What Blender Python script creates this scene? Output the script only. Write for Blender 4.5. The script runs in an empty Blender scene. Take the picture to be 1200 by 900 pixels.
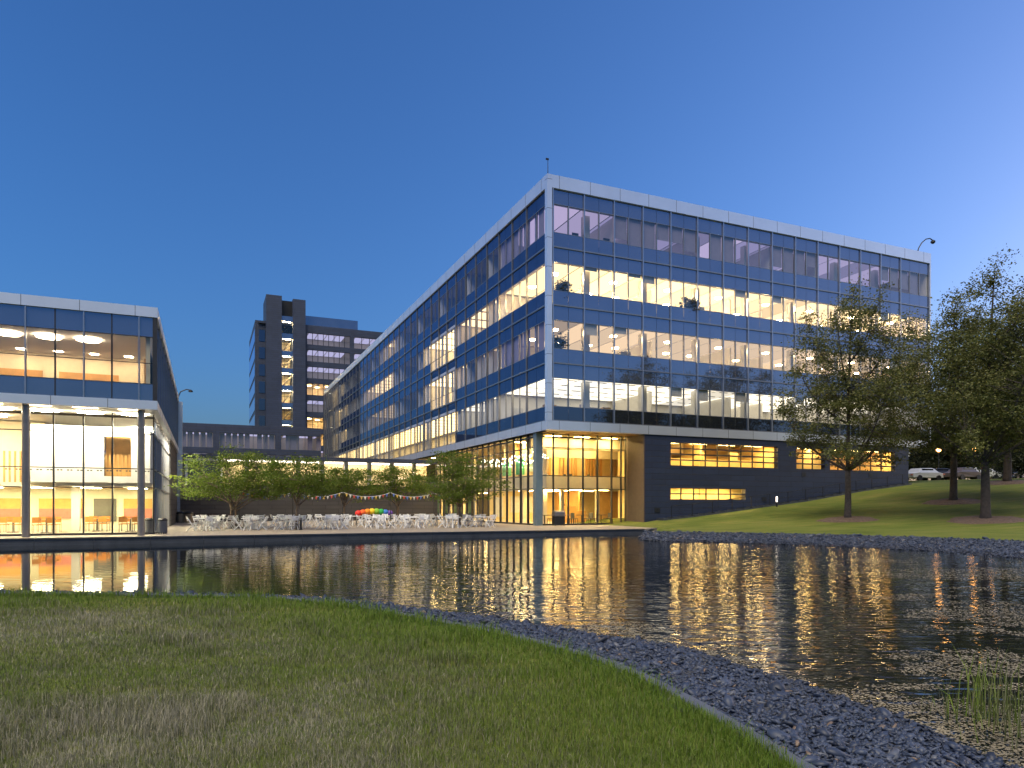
import bpy, math, random
import numpy as np
from mathutils import Vector, Matrix

SC = bpy.context.scene
COL = SC.collection
RNG = np.random.default_rng(7)
random.seed(7)
PI = math.pi

# ------------------------------------------------------------------ camera
F, HZ, EYE = 828.0, 593.0, 1.5           # focal length in photo pixels, horizon row, eye height
cam = bpy.data.cameras.new("camera")
cam.sensor_width = 36.0
cam.lens = 36.0 * F / 1200.0
cam.shift_y = (HZ - 450.0) / 1200.0
cam.clip_start, cam.clip_end = 0.1, 6000.0
cam_ob = bpy.data.objects.new("camera", cam)
COL.objects.link(cam_ob)
cam_ob.location = (0, 0, EYE)
cam_ob.rotation_euler = (PI / 2, 0, 0)
SC.camera = cam_ob

TH = math.radians(23.5)                  # the campus axes are turned by this much
RX, RY = math.cos(TH), math.sin(TH)
C0 = Vector((2.64, 52.0, 0.0))           # street corner of the main building


def W(x, y, z=0.0, o=C0):                # campus coordinates to world
    return Vector((o.x + x * RX - y * RY, o.y + x * RY + y * RX, z))


def G(px, py, z):                        # photo pixel to a point on the level z
    Y = F * (EYE - z) / (py - HZ)
    return Vector(((px - 600.0) / F * Y, Y, z))


# ------------------------------------------------------------------ materials
def new_mat(name):
    m = bpy.data.materials.new(name)
    m.use_nodes = True
    nt = m.node_tree
    return m, nt, nt.nodes["Principled BSDF"]


def N(nt, typ, **kw):
    n = nt.nodes.new(typ)
    for k, v in kw.items():
        if k in n.inputs:
            n.inputs[k].default_value = v
        else:
            setattr(n, k, v)
    return n


def ramp(nt, stops):
    r = nt.nodes.new("ShaderNodeValToRGB")
    el = r.color_ramp.elements
    while len(el) < len(stops):
        el.new(0.5)
    for e, (p, c) in zip(el, stops):
        e.position = p
        e.color = (c[0], c[1], c[2], 1)
    return r


def pmat(name, col, rough=0.6, metal=0.0, spec=0.5, var=0.12, scale=3.0, bump=0.0, bscale=None, emis=None, es=0.0):
    """Principled with a little noise in colour and roughness."""
    m, nt, b = new_mat(name)
    tc = N(nt, "ShaderNodeTexCoord")
    nz = N(nt, "ShaderNodeTexNoise", Scale=scale, Detail=5.0, Roughness=0.6)
    nt.links.new(tc.outputs["Object"], nz.inputs["Vector"])
    lo = [max(0, c * (1 - var)) for c in col]
    hi = [min(1, c * (1 + var)) for c in col]
    r = ramp(nt, [(0.3, lo), (0.7, hi)])
    nt.links.new(nz.outputs["Fac"], r.inputs["Fac"])
    nt.links.new(r.outputs["Color"], b.inputs["Base Color"])
    b.inputs["Roughness"].default_value = rough
    b.inputs["Metallic"].default_value = metal
    b.inputs["Specular IOR Level"].default_value = spec
    if bump:
        nb = N(nt, "ShaderNodeTexNoise", Scale=bscale or scale * 6, Detail=6.0)
        nt.links.new(tc.outputs["Object"], nb.inputs["Vector"])
        bp = N(nt, "ShaderNodeBump", Strength=bump, Distance=0.05)
        nt.links.new(nb.outputs["Fac"], bp.inputs["Height"])
        nt.links.new(bp.outputs["Normal"], b.inputs["Normal"])
    if emis:
        b.inputs["Emission Color"].default_value = (*emis, 1)
        b.inputs["Emission Strength"].default_value = es
    return m


def lamp_mat(name, col, s):
    m = bpy.data.materials.new(name)
    m.use_nodes = True
    nt = m.node_tree
    nt.nodes.clear()
    e = N(nt, "ShaderNodeEmission", Strength=s)
    e.inputs["Color"].default_value = (*col, 1)
    o = nt.nodes.new("ShaderNodeOutputMaterial")
    nt.links.new(e.outputs[0], o.inputs[0])
    return m


def schlick(nt):
    """mirror share of a glass sheet, the same from either side"""
    lw = N(nt, "ShaderNodeLayerWeight", Blend=0.5)
    pw_ = N(nt, "ShaderNodeMath", operation="POWER")
    pw_.inputs[1].default_value = 5.0
    nt.links.new(lw.outputs["Facing"], pw_.inputs[0])
    ma = N(nt, "ShaderNodeMath", operation="MULTIPLY_ADD")
    ma.inputs[1].default_value = 0.95
    ma.inputs[2].default_value = 0.05
    nt.links.new(pw_.outputs[0], ma.inputs[0])
    return ma


def glass_mat(name, tint, base, k, wobble=0.0, gcol=(1, 1, 1)):
    """Thin architectural glass: see-through plus a mirror part that grows towards grazing angles."""
    m = bpy.data.materials.new(name)
    m.use_nodes = True
    nt = m.node_tree
    nt.nodes.clear()
    t = N(nt, "ShaderNodeBsdfTransparent")
    t.inputs[0].default_value = (*tint, 1)
    g = N(nt, "ShaderNodeBsdfGlossy", Roughness=0.015)
    g.inputs[0].default_value = (*gcol, 1)
    fr = schlick(nt)
    ma = N(nt, "ShaderNodeMath", operation="MULTIPLY_ADD")
    ma.inputs[1].default_value = k
    ma.inputs[2].default_value = base
    ma.use_clamp = True
    mx = N(nt, "ShaderNodeMixShader")
    o = nt.nodes.new("ShaderNodeOutputMaterial")
    nt.links.new(fr.outputs[0], ma.inputs[0])
    nt.links.new(ma.outputs[0], mx.inputs[0])
    nt.links.new(t.outputs[0], mx.inputs[1])
    nt.links.new(g.outputs[0], mx.inputs[2])
    nt.links.new(mx.outputs[0], o.inputs[0])
    if wobble:
        tc = N(nt, "ShaderNodeTexCoord")
        nz = N(nt, "ShaderNodeTexNoise", Scale=0.6, Detail=1.0)
        nt.links.new(tc.outputs["Object"], nz.inputs["Vector"])
        bp = N(nt, "ShaderNodeBump", Strength=wobble, Distance=0.02)
        nt.links.new(nz.outputs["Fac"], bp.inputs["Height"])
        nt.links.new(bp.outputs[0], g.inputs["Normal"])
    return m


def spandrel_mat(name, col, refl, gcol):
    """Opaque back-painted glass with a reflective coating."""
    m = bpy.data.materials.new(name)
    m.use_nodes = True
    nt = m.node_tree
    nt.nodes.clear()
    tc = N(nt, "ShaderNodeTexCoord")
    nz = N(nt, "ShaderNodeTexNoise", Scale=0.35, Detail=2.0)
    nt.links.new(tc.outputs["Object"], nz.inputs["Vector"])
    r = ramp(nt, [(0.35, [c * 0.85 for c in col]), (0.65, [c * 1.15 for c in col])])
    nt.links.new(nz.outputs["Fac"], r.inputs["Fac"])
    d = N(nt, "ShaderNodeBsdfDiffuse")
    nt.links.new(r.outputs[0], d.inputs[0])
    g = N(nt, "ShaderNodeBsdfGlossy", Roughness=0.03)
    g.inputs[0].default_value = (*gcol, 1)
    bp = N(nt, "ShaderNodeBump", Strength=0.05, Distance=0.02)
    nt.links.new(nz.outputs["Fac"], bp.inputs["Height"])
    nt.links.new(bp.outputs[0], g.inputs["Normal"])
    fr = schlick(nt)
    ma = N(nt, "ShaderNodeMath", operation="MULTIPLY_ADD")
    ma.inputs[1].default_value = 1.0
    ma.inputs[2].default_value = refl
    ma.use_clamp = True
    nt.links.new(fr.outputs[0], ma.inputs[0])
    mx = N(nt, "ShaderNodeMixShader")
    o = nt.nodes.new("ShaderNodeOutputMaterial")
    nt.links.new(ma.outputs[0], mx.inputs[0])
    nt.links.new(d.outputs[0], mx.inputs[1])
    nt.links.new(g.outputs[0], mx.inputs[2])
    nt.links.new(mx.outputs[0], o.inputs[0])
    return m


def siding_mat(name, col, course=0.45, rough=0.55):
    """Dark metal or stone cladding with horizontal courses and staggered joints."""
    m, nt, b = new_mat(name)
    tc = N(nt, "ShaderNodeTexCoord")
    sx = N(nt, "ShaderNodeSeparateXYZ")
    nt.links.new(tc.outputs["Object"], sx.inputs[0])
    ad = N(nt, "ShaderNodeMath", operation="ADD")
    nt.links.new(sx.outputs[0], ad.inputs[0])
    nt.links.new(sx.outputs[1], ad.inputs[1])
    cb = N(nt, "ShaderNodeCombineXYZ")
    nt.links.new(ad.outputs[0], cb.inputs[0])
    nt.links.new(sx.outputs[2], cb.inputs[1])
    br = N(nt, "ShaderNodeTexBrick", Scale=1.0)
    br.inputs["Color1"].default_value = (*[c * 0.88 for c in col], 1)
    br.inputs["Color2"].default_value = (*[c * 1.12 for c in col], 1)
    br.inputs["Mortar"].default_value = (*[c * 0.28 for c in col], 1)
    br.inputs["Mortar Size"].default_value = 0.018
    br.inputs["Brick Width"].default_value = 1.31 * 2
    br.inputs["Row Height"].default_value = course
    nt.links.new(cb.outputs[0], br.inputs["Vector"])
    nz = N(nt, "ShaderNodeTexNoise", Scale=0.8, Detail=6.0)
    nt.links.new(tc.outputs["Object"], nz.inputs["Vector"])
    mr = N(nt, "ShaderNodeMapRange")
    mr.inputs["To Min"].default_value = 0.75
    mr.inputs["To Max"].default_value = 1.25
    nt.links.new(nz.outputs["Fac"], mr.inputs[0])
    mm = N(nt, "ShaderNodeMix", data_type="RGBA", blend_type="MULTIPLY")
    mm.inputs[0].default_value = 1.0
    nt.links.new(br.outputs["Color"], mm.inputs[6])
    nt.links.new(mr.outputs[0], mm.inputs[7])
    nt.links.new(mm.outputs[2], b.inputs["Base Color"])
    b.inputs["Roughness"].default_value = rough
    bp = N(nt, "ShaderNodeBump", Strength=0.5, Distance=0.02)
    bp.invert = True
    nt.links.new(br.outputs["Fac"], bp.inputs["Height"])
    nt.links.new(bp.outputs[0], b.inputs["Normal"])
    return m


M = {}
M["panel"] = pmat("brushed_metal_panel", (0.74, 0.76, 0.80), 0.34, 0.7, var=0.05, scale=0.5)
M["panel_joint"] = pmat("panel_joint", (0.05, 0.05, 0.06), 0.7)
M["mullion"] = pmat("mullion_metal", (0.30, 0.29, 0.29), 0.35, 0.8, var=0.05)
M["mullion_light"] = pmat("mullion_silver", (0.40, 0.41, 0.44), 0.3, 0.85, var=0.05)
M["mullion_dark"] = pmat("mullion_dark", (0.045, 0.045, 0.05), 0.4, 0.5)
M["glass"] = glass_mat("window_glass", (0.82, 0.83, 0.86), 0.07, 1.0, 0.03)
M["glass_side"] = glass_mat("window_glass_coated", (0.80, 0.82, 0.86), 0.02, 0.9, 0.03, (0.45, 0.65, 1.0))  # blue mirror tint stands in for the deep sky reflected at the side
M["glass_clear"] = glass_mat("lobby_glass", (0.92, 0.93, 0.90), 0.02, 0.8, 0.02)
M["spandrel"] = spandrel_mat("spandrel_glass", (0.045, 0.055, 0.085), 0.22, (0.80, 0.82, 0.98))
M["spandrel_side"] = spandrel_mat("spandrel_glass_side", (0.016, 0.026, 0.058), 0.07, (0.50, 0.66, 0.95))  # darker, bluer copy of spandrel_glass; the deep sky reflection is in its colour
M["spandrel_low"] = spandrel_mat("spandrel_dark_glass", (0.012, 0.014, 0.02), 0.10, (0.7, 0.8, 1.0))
M["siding"] = siding_mat("dark_blue_cladding", (0.018, 0.027, 0.058))
M["tower_wall"] = siding_mat("charcoal_cladding", (0.028, 0.040, 0.080), 0.5)
M["link_wall"] = siding_mat("dark_block_wall", (0.045, 0.042, 0.044), 0.4, 0.75)
M["recess"] = pmat("brown_recess_panel", (0.085, 0.060, 0.046), 0.6)  # warm light reflected into the lobby recess is put into this brown
M["roof"] = pmat("roof_membrane", (0.10, 0.10, 0.11), 0.8)
M["white_wall"] = pmat("white_plaster", (0.75, 0.73, 0.68), 0.8, var=0.04)
M["cream_wall"] = pmat("cream_plaster", (0.68, 0.60, 0.45), 0.8, var=0.05)
M["yellow_wall"] = pmat("yellow_plaster", (0.72, 0.58, 0.30), 0.8, var=0.06)
M["pale_yellow_wall"] = pmat("pale_yellow_plaster", (0.76, 0.70, 0.50), 0.8, var=0.04)
M["ceiling"] = pmat("ceiling_tile", (0.72, 0.71, 0.68), 0.9, var=0.03)
M["carpet"] = pmat("office_carpet", (0.10, 0.10, 0.12), 0.95, var=0.2)
M["tile_floor"] = pmat("lobby_floor", (0.42, 0.38, 0.31), 0.35, var=0.1)
M["blind"] = pmat("roller_blind", (0.30, 0.27, 0.36), 0.9, var=0.06)
M["blind_pale"] = pmat("pale_curtain", (0.62, 0.56, 0.44), 0.9, var=0.08)
M["shade"] = pmat("cream_shade", (0.66, 0.60, 0.50), 0.9, var=0.05)
M["wood"] = pmat("honey_wood", (0.50, 0.28, 0.09), 0.45, var=0.2, scale=1.2)
M["orange"] = pmat("orange_panel", (0.62, 0.33, 0.08), 0.6)
M["red"] = pmat("coral_panel", (0.50, 0.17, 0.12), 0.6)
M["slate"] = pmat("grey_chalkboard", (0.12, 0.11, 0.09), 0.7)
M["steel"] = pmat("column_steel", (0.20, 0.19, 0.185), 0.4, 0.6, var=0.1)
M["teal_steel"] = pmat("column_cover", (0.20, 0.27, 0.30), 0.4, 0.4, var=0.08)
M["deck"] = None
M["white_paint"] = pmat("white_paint", (0.80, 0.80, 0.80), 0.45, var=0.03)
M["black"] = pmat("black_metal", (0.02, 0.02, 0.022), 0.45, 0.3)
M["bin"] = pmat("bin_slate", (0.07, 0.075, 0.09), 0.55)
M["bin_tan"] = pmat("bin_tan", (0.24, 0.20, 0.14), 0.6)
M["bark"] = pmat("bark", (0.055, 0.044, 0.040), 0.95, var=0.35, scale=6, bump=0.8, bscale=22)
M["bark_pale"] = pmat("bark_pale", (0.16, 0.12, 0.085), 0.95, var=0.3, scale=6, bump=0.7, bscale=22)
M["mulch"] = pmat("mulch", (0.10, 0.066, 0.050), 0.95, var=0.55, scale=9, bump=1.0, bscale=14)
M["concrete"] = pmat("edging_concrete", (0.060, 0.072, 0.105), 0.85, var=0.2, scale=4, bump=0.25, bscale=60)
M["rim"] = pmat("wet_granite", (0.045, 0.05, 0.06), 0.4, var=0.3, scale=2, bump=0.2)
M["orange_lit"] = pmat("seat_orange", (0.62, 0.25, 0.05), 0.5)  # the dining seats' own orange
M["paper"] = pmat("pale_board", (0.6, 0.6, 0.58), 0.8)

WARM, GOLD, WHITE, PINK = (1.0, 0.68, 0.32), (1.0, 0.60, 0.16), (1.0, 0.87, 0.62), (0.66, 0.52, 0.86)
M["L_bright"] = lamp_mat("lamp_bright", WARM, 130)
M["L_warm"] = lamp_mat("lamp_warm", WARM, 40)
M["L_white"] = lamp_mat("lamp_white", WHITE, 1.25)
M["L_gold"] = lamp_mat("lamp_gold", GOLD, 70)
M["L_dim"] = lamp_mat("lamp_dim", WARM, 16)
M["L_pink"] = lamp_mat("lamp_evening", PINK, 0.42)
M["L_gallery"] = lamp_mat("lamp_gallery", (1.0, 0.84, 0.62), 5)
M["L_cool"] = lamp_mat("lamp_cool", (0.74, 0.68, 1.0), 0.42)
M["L_hot"] = lamp_mat("lamp_shaft", (1.0, 0.72, 0.34), 160)
M["L_lobby"] = lamp_mat("lamp_lobby", (1.0, 0.68, 0.24), 50)
M["L_hall"] = lamp_mat("lamp_hall", (1.0, 0.90, 0.66), 190)
M["L_diner"] = lamp_mat("lamp_diner", (1.0, 0.90, 0.54), 52)
M["L_upper"] = lamp_mat("lamp_upper", (1.0, 0.72, 0.44), 58)
M["L_ring"] = lamp_mat("lamp_ring", (1.0, 0.76, 0.50), 16)
M["L_bulb"] = lamp_mat("festoon_bulb", (1.0, 0.85, 0.62), 18)
M["L_street"] = lamp_mat("street_lamp_glow", (1.0, 0.45, 0.12), 9)
M["L_bollard"] = lamp_mat("path_light", (1.0, 0.86, 0.7), 3)

# ------------------------------------------------------------------ mesh builders


class MB:
    def __init__(s):
        s.v, s.f = [], []

    def box(s, x0, x1, y0, y1, z0, z1):
        b = len(s.v)
        s.v += [(x0, y0, z0), (x1, y0, z0), (x1, y1, z0), (x0, y1, z0), (x0, y0, z1), (x1, y0, z1), (x1, y1, z1), (x0, y1, z1)]
        s.f += [(b, b + 3, b + 2, b + 1), (b + 4, b + 5, b + 6, b + 7), (b, b + 1, b + 5, b + 4), (b + 1, b + 2, b + 6, b + 5), (b + 2, b + 3, b + 7, b + 6), (b + 3, b, b + 4, b + 7)]
        return s

    def quad(s, a, b, c, d):
        i = len(s.v)
        s.v += [tuple(a), tuple(b), tuple(c), tuple(d)]
        s.f.append((i, i + 1, i + 2, i + 3))
        return s

    def bar(s, p, q, w, d=None):            # square bar between two points
        p, q = Vector(p), Vector(q)
        a = (q - p).normalized()
        u = a.cross(Vector((0, 0, 1)))
        if u.length < 1e-3:
            u = Vector((1, 0, 0))
        u.normalize()
        n = a.cross(u)
        u, n = u * (w / 2), n * ((d or w) / 2)
        b = len(s.v)
        for c in (p, q):
            for e, g in ((-1, -1), (1, -1), (1, 1), (-1, 1)):
                s.v.append(tuple(c + u * e + n * g))
        s.f += [(b, b + 1, b + 2, b + 3), (b + 4, b + 7, b + 6, b + 5)]
        for k in range(4):
            j = (k + 1) % 4
            s.f.append((b + k, b + 4 + k, b + 4 + j, b + j))
        return s

    def tube(s, pts, rad, n=8, cap=True):
        pts = [Vector(p) for p in pts]
        if not hasattr(rad, "__len__"):
            rad = [rad] * len(pts)
        b = len(s.v)
        prev = None
        for i, p in enumerate(pts):
            a = (pts[min(i + 1, len(pts) - 1)] - pts[max(i - 1, 0)]).normalized()
            if prev is None:
                u = a.cross(Vector((0, 0, 1)))
                if u.length < 1e-3:
                    u = Vector((1, 0, 0))
            else:
                u = prev - a * prev.dot(a)
            u.normalize()
            prev = u
            w = a.cross(u)
            for k in range(n):
                t = 2 * PI * k / n
                s.v.append(tuple(p + (u * math.cos(t) + w * math.sin(t)) * rad[i]))
        for i in range(len(pts) - 1):
            for k in range(n):
                j = (k + 1) % n
                s.f.append((b + i * n + k, b + i * n + j, b + (i + 1) * n + j, b + (i + 1) * n + k))
        if cap:
            s.f.append(tuple(b + k for k in reversed(range(n))))
            e = b + (len(pts) - 1) * n
            s.f.append(tuple(e + k for k in range(n)))
        return s

    def lathe(s, prof, n=16, c=(0, 0, 0)):   # prof: (radius, z)
        b = len(s.v)
        for r, z in prof:
            for k in range(n):
                t = 2 * PI * k / n
                s.v.append((c[0] + r * math.cos(t), c[1] + r * math.sin(t), c[2] + z))
        for i in range(len(prof) - 1):
            for k in range(n):
                j = (k + 1) % n
                s.f.append((b + i * n + k, b + i * n + j, b + (i + 1) * n + j, b + (i + 1) * n + k))
        s.f.append(tuple(b + k for k in reversed(range(n))))
        e = b + (len(prof) - 1) * n
        s.f.append(tuple(e + k for k in range(n)))
        return s

    def obj(s, name, mat, parent=None, smooth=False, bevel=0):
        me = bpy.data.meshes.new(name)
        me.from_pydata(s.v, [], s.f)
        me.materials.append(mat)
        if smooth:
            me.polygons.foreach_set("use_smooth", [True] * len(me.polygons))
        o = bpy.data.objects.new(name, me)
        COL.objects.link(o)
        if parent:
            o.parent = parent
        if bevel:
            md = o.modifiers.new("bevel", "BEVEL")
            md.width, md.segments, md.limit_method = bevel, 2, "ANGLE"
        return o


def obj2(name, parts, parent=None):
    """one mesh made of several builders, each with its own material"""
    a = MB()
    idx = []
    for i, (m, _) in enumerate(parts):
        b = len(a.v)
        a.v += m.v
        a.f += [tuple(q + b for q in f) for f in m.f]
        idx += [i] * len(m.f)
    o = a.obj(name, parts[0][1], parent)
    for _, mt in parts[1:]:
        o.data.materials.append(mt)
    o.data.polygons.foreach_set("material_index", idx)
    return o


def np_mesh(name, verts, faces, mat, parent=None, smooth=False, attr=None):
    """verts (n,3); faces = list of (k, m) index arrays."""
    me = bpy.data.meshes.new(name)
    verts = np.ascontiguousarray(verts, np.float32)
    me.vertices.add(len(verts))
    me.vertices.foreach_set("co", verts.ravel())
    loops = np.concatenate([f.ravel() for f in faces]).astype(np.int32)
    tot = np.concatenate([np.full(len(f), f.shape[1]) for f in faces]).astype(np.int32)
    st = np.concatenate([[0], np.cumsum(tot)[:-1]]).astype(np.int32)
    me.loops.add(len(loops))
    me.loops.foreach_set("vertex_index", loops)
    me.polygons.add(len(tot))
    me.polygons.foreach_set("loop_start", st)
    me.polygons.foreach_set("loop_total", tot)
    if smooth:
        me.polygons.foreach_set("use_smooth", np.ones(len(tot), bool))
    me.update(calc_edges=True)
    me.validate()
    if attr is not None:
        a = me.attributes.new("tone", "FLOAT", "POINT")
        a.data.foreach_set("value", np.ascontiguousarray(attr, np.float32))
    me.materials.append(mat)
    o = bpy.data.objects.new(name, me)
    COL.objects.link(o)
    if parent:
        o.parent = parent
    return o


def empty(name, loc, rz=0.0):
    o = bpy.data.objects.new(name, None)
    o.empty_display_size = 0.5
    COL.objects.link(o)
    o.location = loc
    o.rotation_euler = (0, 0, rz)
    return o


def tag(o, label=None, cat=None, group=None, kind=None):
    if label:
        o["label"] = label
    if cat:
        o["category"] = cat
    if group:
        o["group"] = group
    if kind:
        o["kind"] = kind
    return o


def copy_tree(o, parent=None):
    c = o.copy()
    COL.objects.link(c)
    c.parent = parent
    for ch in list(o.children):
        copy_tree(ch, c)
    return c


# ------------------------------------------------------------------ sky and light
SUN_AZ, SUN_EL = 68.0, 5.0               # afterglow to the right of the picture
w = bpy.data.worlds.new("World")
SC.world = w
w.use_nodes = True
nt = w.node_tree
bg = nt.nodes["Background"]
sky = nt.nodes.new("ShaderNodeTexSky")
sky.sky_type = "NISHITA"
sky.sun_disc = False
sky.sun_elevation = math.radians(SUN_EL)
sky.sun_rotation = math.radians(SUN_AZ)
sky.air_density, sky.dust_density, sky.ozone_density = 1.0, 2.5, 5.0
mx = N(nt, "ShaderNodeMix", data_type="RGBA", blend_type="MULTIPLY")
mx.inputs[0].default_value = 1.0
mx.inputs[7].default_value = (1.74, 1.52, 1.67, 1)        # the camera's white balance is set for the lamps
nt.links.new(sky.outputs[0], mx.inputs[6])
nt.links.new(mx.outputs[2], bg.inputs[0])
bg.inputs[1].default_value = 0.12
sun = bpy.data.lights.new("sun", "SUN")
sun.energy = 2.6
sun.angle = math.radians(50)
sun.color = (1.0, 0.88, 0.68)
so = bpy.data.objects.new("sun", sun)
COL.objects.link(so)
az, el = math.radians(203), math.radians(60)      # broad dusk glow, shadows almost dissolved
so.rotation_euler = Vector((math.sin(az) * math.cos(el), math.cos(az) * math.cos(el), math.sin(el))).to_track_quat("Z", "Y").to_euler()
vs = SC.view_settings
vs.view_transform, vs.look, vs.gamma, vs.exposure = "Standard", "None", 1.0, 1.0
vs.use_curve_mapping = False
cy = SC.cycles
cy.max_bounces, cy.diffuse_bounces, cy.glossy_bounces, cy.transmission_bounces, cy.transparent_max_bounces = 8, 3, 4, 4, 16
cy.sample_clamp_indirect = 5.0
cy.use_adaptive_sampling, cy.adaptive_threshold = True, 0.015
cy.use_denoising = True
cy.denoiser = "OPENIMAGEDENOISE"
cy.caustics_reflective = cy.caustics_refractive = False

exec_parts = True

# ------------------------------------------------------------------ ground
WATER = -0.35
near_shore = [(-60, 19.5), (-40, 17.5), (-25, 16.0), (-14, 15.2), (-9.4, 14.9)] + [tuple(G(x, y, WATER)[:2]) for x, y in (
    (300, 699.5), (400, 704), (500, 716), (600, 729), (700, 745), (800, 761), (867, 781), (933, 801), (1000, 824), (1067, 847), (1133, 878), (1200, 906))] + [(3.75, 3.9), (4.3, 2.4), (5.6, 0.4), (9, -2.0), (14, -3.2)]
strip = [(-60, 17.5), (-40, 15.8), (-25, 14.4), (-14, 13.4), (-9.4, 13.0)] + [tuple(G(x, y, -0.1)[:2]) for x, y in (
    (240, 698), (330, 701), (420, 711), (500, 725), (600, 745), (667, 762), (733, 784), (800, 816), (867, 854), (935, 895))] + [(1.95, 3.6), (2.05, 2.4), (2.3, 0.8), (3.2, -1.8), (6, -4.6), (14, -5.5)]
deck_edge_y = -7.68                                            # campus y of the terrace edge
dl, dr = W(-64, deck_edge_y), W(3.2, deck_edge_y)
far_water = [tuple(dr[:2]), tuple(G(760, 633.5, WATER)[:2]), tuple(G(880, 636.5, WATER)[:2]), tuple(G(1000, 641, WATER)[:2]), tuple(G(1100, 646.5, WATER)[:2]), tuple(G(1200, 654, WATER)[:2]), (21.5, 20.5), (24, 12), (22, 2), (14, -3.2)]
far_top = [tuple(W(5.2, deck_edge_y + 0.6)[:2]), tuple(G(760, 623.5, 0.0)[:2]), tuple(G(880, 625, 0.0)[:2]), tuple(G(1000, 628, 0.0)[:2]), tuple(G(1100, 631, 0.0)[:2]), tuple(G(1200, 635, 0.0)[:2]), (25.5, 22.5), (28, 12), (25, 0), (14, -5.5)]
basin = np.array(strip + far_top[::-1] + [tuple(dr[:2]), tuple(dl[:2])])


def poly_sd(P, poly):
    """signed distance, negative inside."""
    a, b = poly, np.roll(poly, -1, 0)
    d = np.full(len(P), 1e9)
    ins = np.zeros(len(P), bool)
    for (ax, ay), (bx, by) in zip(a, b):
        ex, ey = bx - ax, by - ay
        px, py = P[:, 0] - ax, P[:, 1] - ay
        t = np.clip((px * ex + py * ey) / (ex * ex + ey * ey + 1e-12), 0, 1)
        d = np.minimum(d, np.hypot(px - t * ex, py - t * ey))
        c = ((ay > P[:, 1]) != (by > P[:, 1]))
        xi = ax + (P[:, 1] - ay) / (by - ay if by != ay else 1e-9) * ex
        ins ^= c & (P[:, 0] < xi)
    return np.where(ins, -d, d)


def vnoise(P, sc, seed=0):
    """smooth value noise 0..1 on 2-D points."""
    p = np.asarray(P, float) * sc + seed * 17.3
    i = np.floor(p).astype(np.int64)
    f = p - i
    f = f * f * (3 - 2 * f)

    def h(ix, iy):
        n = (ix * 374761393 + iy * 668265263 + seed * 974711) & 0x7fffffff
        n = ((n ^ (n >> 13)) * 1274126177) & 0x7fffffff
        return ((n ^ (n >> 16)) & 0xffff) / 65535.0
    a = h(i[:, 0], i[:, 1]) * (1 - f[:, 0]) + h(i[:, 0] + 1, i[:, 1]) * f[:, 0]
    b = h(i[:, 0], i[:, 1] + 1) * (1 - f[:, 0]) + h(i[:, 0] + 1, i[:, 1] + 1) * f[:, 0]
    return a * (1 - f[:, 1]) + b * f[:, 1]


def hill(x, y):
    d = 0.7071 * (x + y) - 37.0
    z = np.interp(d, [-50, 0, 8, 13, 18, 24, 30.5, 37, 45, 60, 200], [0, 0, .18, .62, 1.2, 1.88, 2.85, 3.6, 4.15, 4.5, 4.8])
    lx = (x - C0.x) * RX + (y - C0.y) * RY
    ly = -(x - C0.x) * RY + (y - C0.y) * RX
    s = np.clip((lx - 4.5) / 6.0, 0, 1)
    s = s * s * (3 - 2 * s)
    back = np.clip((ly - 3) / 10, 0, 1) * (lx < 44)            # below the buildings the ground stays level
    return z * s * (1 - back)


def ground_z(x, y):
    x, y = np.atleast_1d(np.asarray(x, float)), np.atleast_1d(np.asarray(y, float))
    P = np.stack([x, y], 1)
    base = hill(x, y)
    near = (y < 20 - 0.1 * x) & (x < 15)
    base = np.where(near, -0.10 + 0.05 * (vnoise(P, 0.35, 3) - 0.5), base)
    ly = -(x - C0.x) * RY + (y - C0.y) * RX
    lx = (x - C0.x) * RX + (y - C0.y) * RY
    ondeck = (ly > deck_edge_y - 0.3) & (lx < 5.5)
    base = np.where(ondeck, -0.28, base)
    sd = poly_sd(P, basin)
    dig = np.clip((0.05 - sd) / 0.7, 0, 1)
    return base * (1 - dig) + (-1.3) * dig


def axis(lo, hi, step, far):
    a = list(np.arange(lo, hi + step / 2, step))
    s, v = step, hi
    while v < far:
        s *= 1.35
        v += s
        a.append(v)
    s, v, pre = step, lo, []
    while v > -far:
        s *= 1.35
        v -= s
        pre.append(v)
    return np.array(pre[::-1] + a)


ax_, ay_ = axis(-30, 50, 0.3, 2500), axis(-5, 74, 0.3, 2500)
gx, gy = np.meshgrid(ax_, ay_)
gz = ground_z(gx.ravel(), gy.ravel())
nx, ny = len(ax_), len(ay_)
ii = np.arange(nx * ny).reshape(ny, nx)
quads = np.stack([ii[:-1, :-1], ii[:-1, 1:], ii[1:, 1:], ii[1:, :-1]], -1).reshape(-1, 4)


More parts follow.
